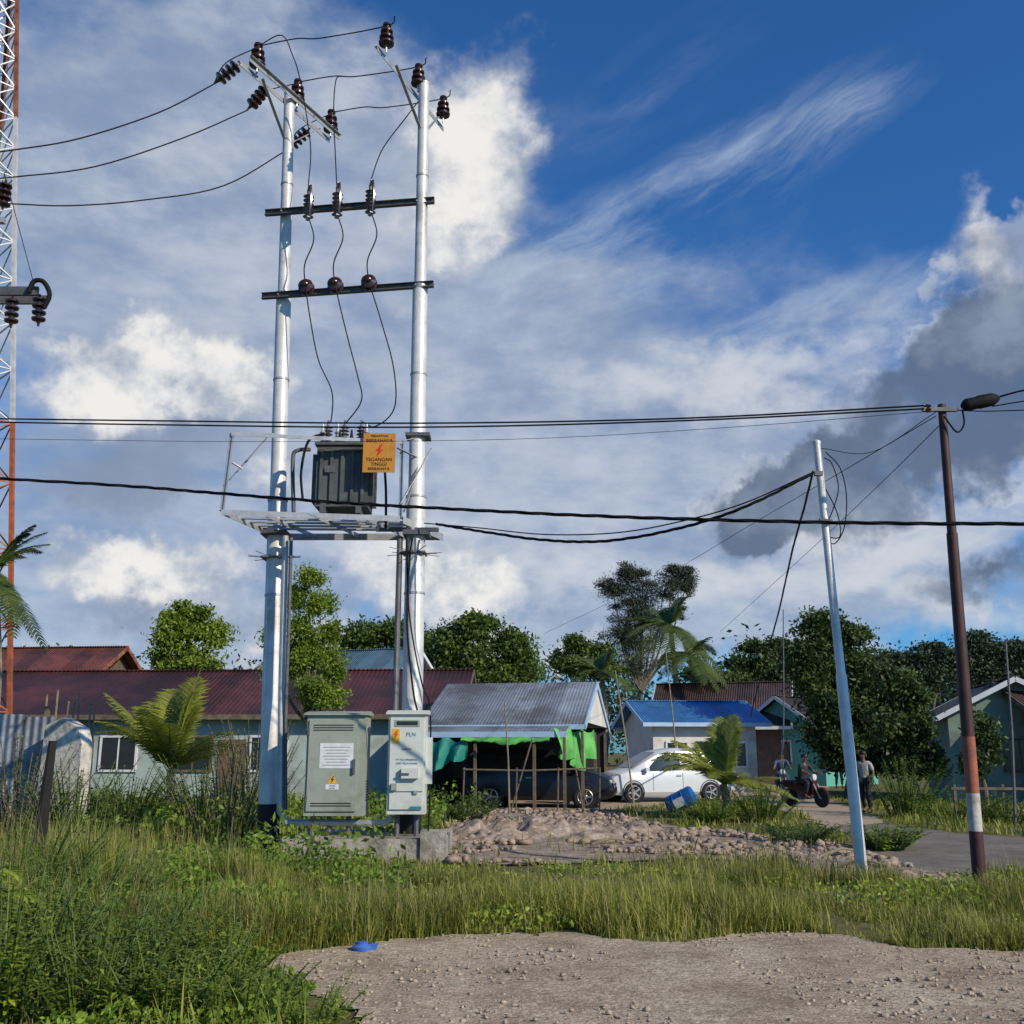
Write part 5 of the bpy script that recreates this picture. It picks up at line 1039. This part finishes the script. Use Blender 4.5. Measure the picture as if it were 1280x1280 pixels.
vf = blobs([(150,150,620,420,0,1.1),(480,260,480,320,0,.9),(380,560,700,330,0,.9),(800,500,520,220,10,.95),(1050,640,560,220,0,.8),(640,760,900,160,0,.8),(60,700,420,260,0,.7),(820,330,340,130,18,.45)])
vfm = M_('MINIMUM', M_('MULTIPLY', vf, 2.2), 1.0)
vm_ = SS(M_('ADD', vf, M_('MULTIPLY', vfm, M_('ADD', M_('MULTIPLY', M_('SUBTRACT', n_v, .5), 1.5), M_('MULTIPLY', M_('SUBTRACT', n_v2, .5), .55)))), .12, .85)
vcol = MX(SS(M_('ADD', M_('MULTIPLY', n_v2, .6), M_('MULTIPLY', n_v, .5)), .40, .76), K(.26,.34,.49), K(.58,.62,.69))
c1 = MX(M_('MULTIPLY', vm_, .88), base, vcol)
mp = N.new('ShaderNodeMapping'); mp.vector_type = 'TEXTURE'; L.new(VM_('ADD', AE, VM_('SCALE', wn, .07)), mp.inputs[0]); mp.inputs['Rotation'].default_value = (0,0,R(22)); mp.inputs['Scale'].default_value = (.50,.10,1)
n_c = NS(mp.outputs[0], 2.0, 9, .62)
cf = blobs([(880,240,330,75,20,1.1),(1010,170,190,40,14,.8),(760,330,300,110,15,1.0),(930,420,330,70,8,.9),(820,110,220,70,25,.22),(1080,390,260,60,10,.5)], src=AE)
cm = M_('MULTIPLY', SS(n_c, .38, .80), M_('MINIMUM', M_('MULTIPLY', cf, 1.5), 1.0))
c2 = MX(M_('MULTIPLY', cm, .78), c1, K(.48,.58,.72))
sf = blobs([(930,480,360,75,6,1.1),(900,690,420,70,0,.7),(1150,700,300,90,0,.6),(560,700,300,70,0,.5),(430,90,330,110,10,.35),(180,220,260,120,0,.35)])
sfm = M_('MINIMUM', M_('MULTIPLY', sf, 5), 1.0)
sm_ = SS(M_('ADD', sf, M_('MULTIPLY', sfm, M_('MULTIPLY', M_('SUBTRACT', n_v2, .5), 1.3))), .12, 1.05)
c3 = MX(M_('MULTIPLY', sm_, .8), c2, K(.66,.69,.74))
sun2 = Vector((.03,-.01,.028))
def nzc(vec): return NS(vec, 8.5, 11, .60, stretch=(1,1,1.25))
nA = nzc(D); nB = nzc(VM_('ADD', D, tuple(sun2)))
cu = blobs([(590,150,150,160,0,1.1),(625,220,120,140,0,.85),(560,290,160,90,0,.7),(190,475,180,90,0,1.3),(110,465,120,75,0,.8),(270,500,110,65,0,.9),(200,700,180,70,0,1.1),(100,680,110,55,0,.6),(560,740,180,70,0,.9),(640,710,110,60,0,.6),(360,620,140,65,0,.6),(540,650,120,65,0,.6),(60,820,180,50,0,.8),(540,370,120,65,0,.6),(700,800,250,40,0,.7),(1245,335,70,80,25,.8),(300,790,180,45,0,.7)])
cum = M_('MINIMUM', M_('MULTIPLY', cu, 4), 1.0)
fld = M_('ADD', cu, M_('MULTIPLY', cum, M_('MULTIPLY', M_('SUBTRACT', nA, .5), 1.6))); cmk = SS(fld, .15, .92)
lit = SS(M_('ADD', M_('MULTIPLY', M_('SUBTRACT', nA, nB), 3.8), M_('MULTIPLY', M_('SUBTRACT', fld, .8), .6)), -.62, .58)
ccol = MX(lit, K(.38,.44,.54), K(.90,.88,.85))
c4 = MX(M_('MULTIPLY', cmk, .95), c3, ccol)
gf = blobs([(170,555,260,60,0,1.1),(90,600,220,50,0,.9),(420,470,200,60,0,.4),(220,745,260,40,0,.9),(470,800,260,30,0,.5),(90,330,200,60,0,.4)])
gfm = M_('MINIMUM', M_('MULTIPLY', gf, 4), 1.0)
gk = SS(M_('ADD', gf, M_('MULTIPLY', gfm, M_('MULTIPLY', M_('SUBTRACT', n_v2, .5), 1.2))), .15, 1.05)
c5 = MX(M_('MULTIPLY', gk, .70), c4, K(.20,.26,.38))
df = blobs([(1310,430,180,150,20,1.5),(1210,440,120,55,15,.8),(1100,525,150,80,30,1.1),(990,592,130,62,12,1.3),(1150,600,220,65,8,1.1),(1280,560,160,85,0,1.0),(1250,740,130,42,0,1.1),(940,614,75,38,0,.8)])
dfm = M_('MINIMUM', M_('MULTIPLY', df, 4), 1.0)
dfl = M_('ADD', df, M_('MULTIPLY', dfm, M_('MULTIPLY', M_('SUBTRACT', nA, .5), 1.6))); dk = SS(dfl, .12, .85)
dcol = MX(lit, K(.11,.155,.245), K(.24,.30,.40))
rimf = M_('MULTIPLY', SS(dfl, .02, .24), SS(M_('SUBTRACT', nA, nB), -.06, .06))
c5b = MX(M_('MULTIPLY', rimf, .35), c5, K(.75,.76,.78))
c6 = MX(M_('MULTIPLY', dk, .9), c5b, dcol)
L.new(c6, bg.inputs['Color'])
vs_ = bpy.context.scene.view_settings; vs_.view_transform = 'Standard'; vs_.look = 'None'; vs_.exposure = 0
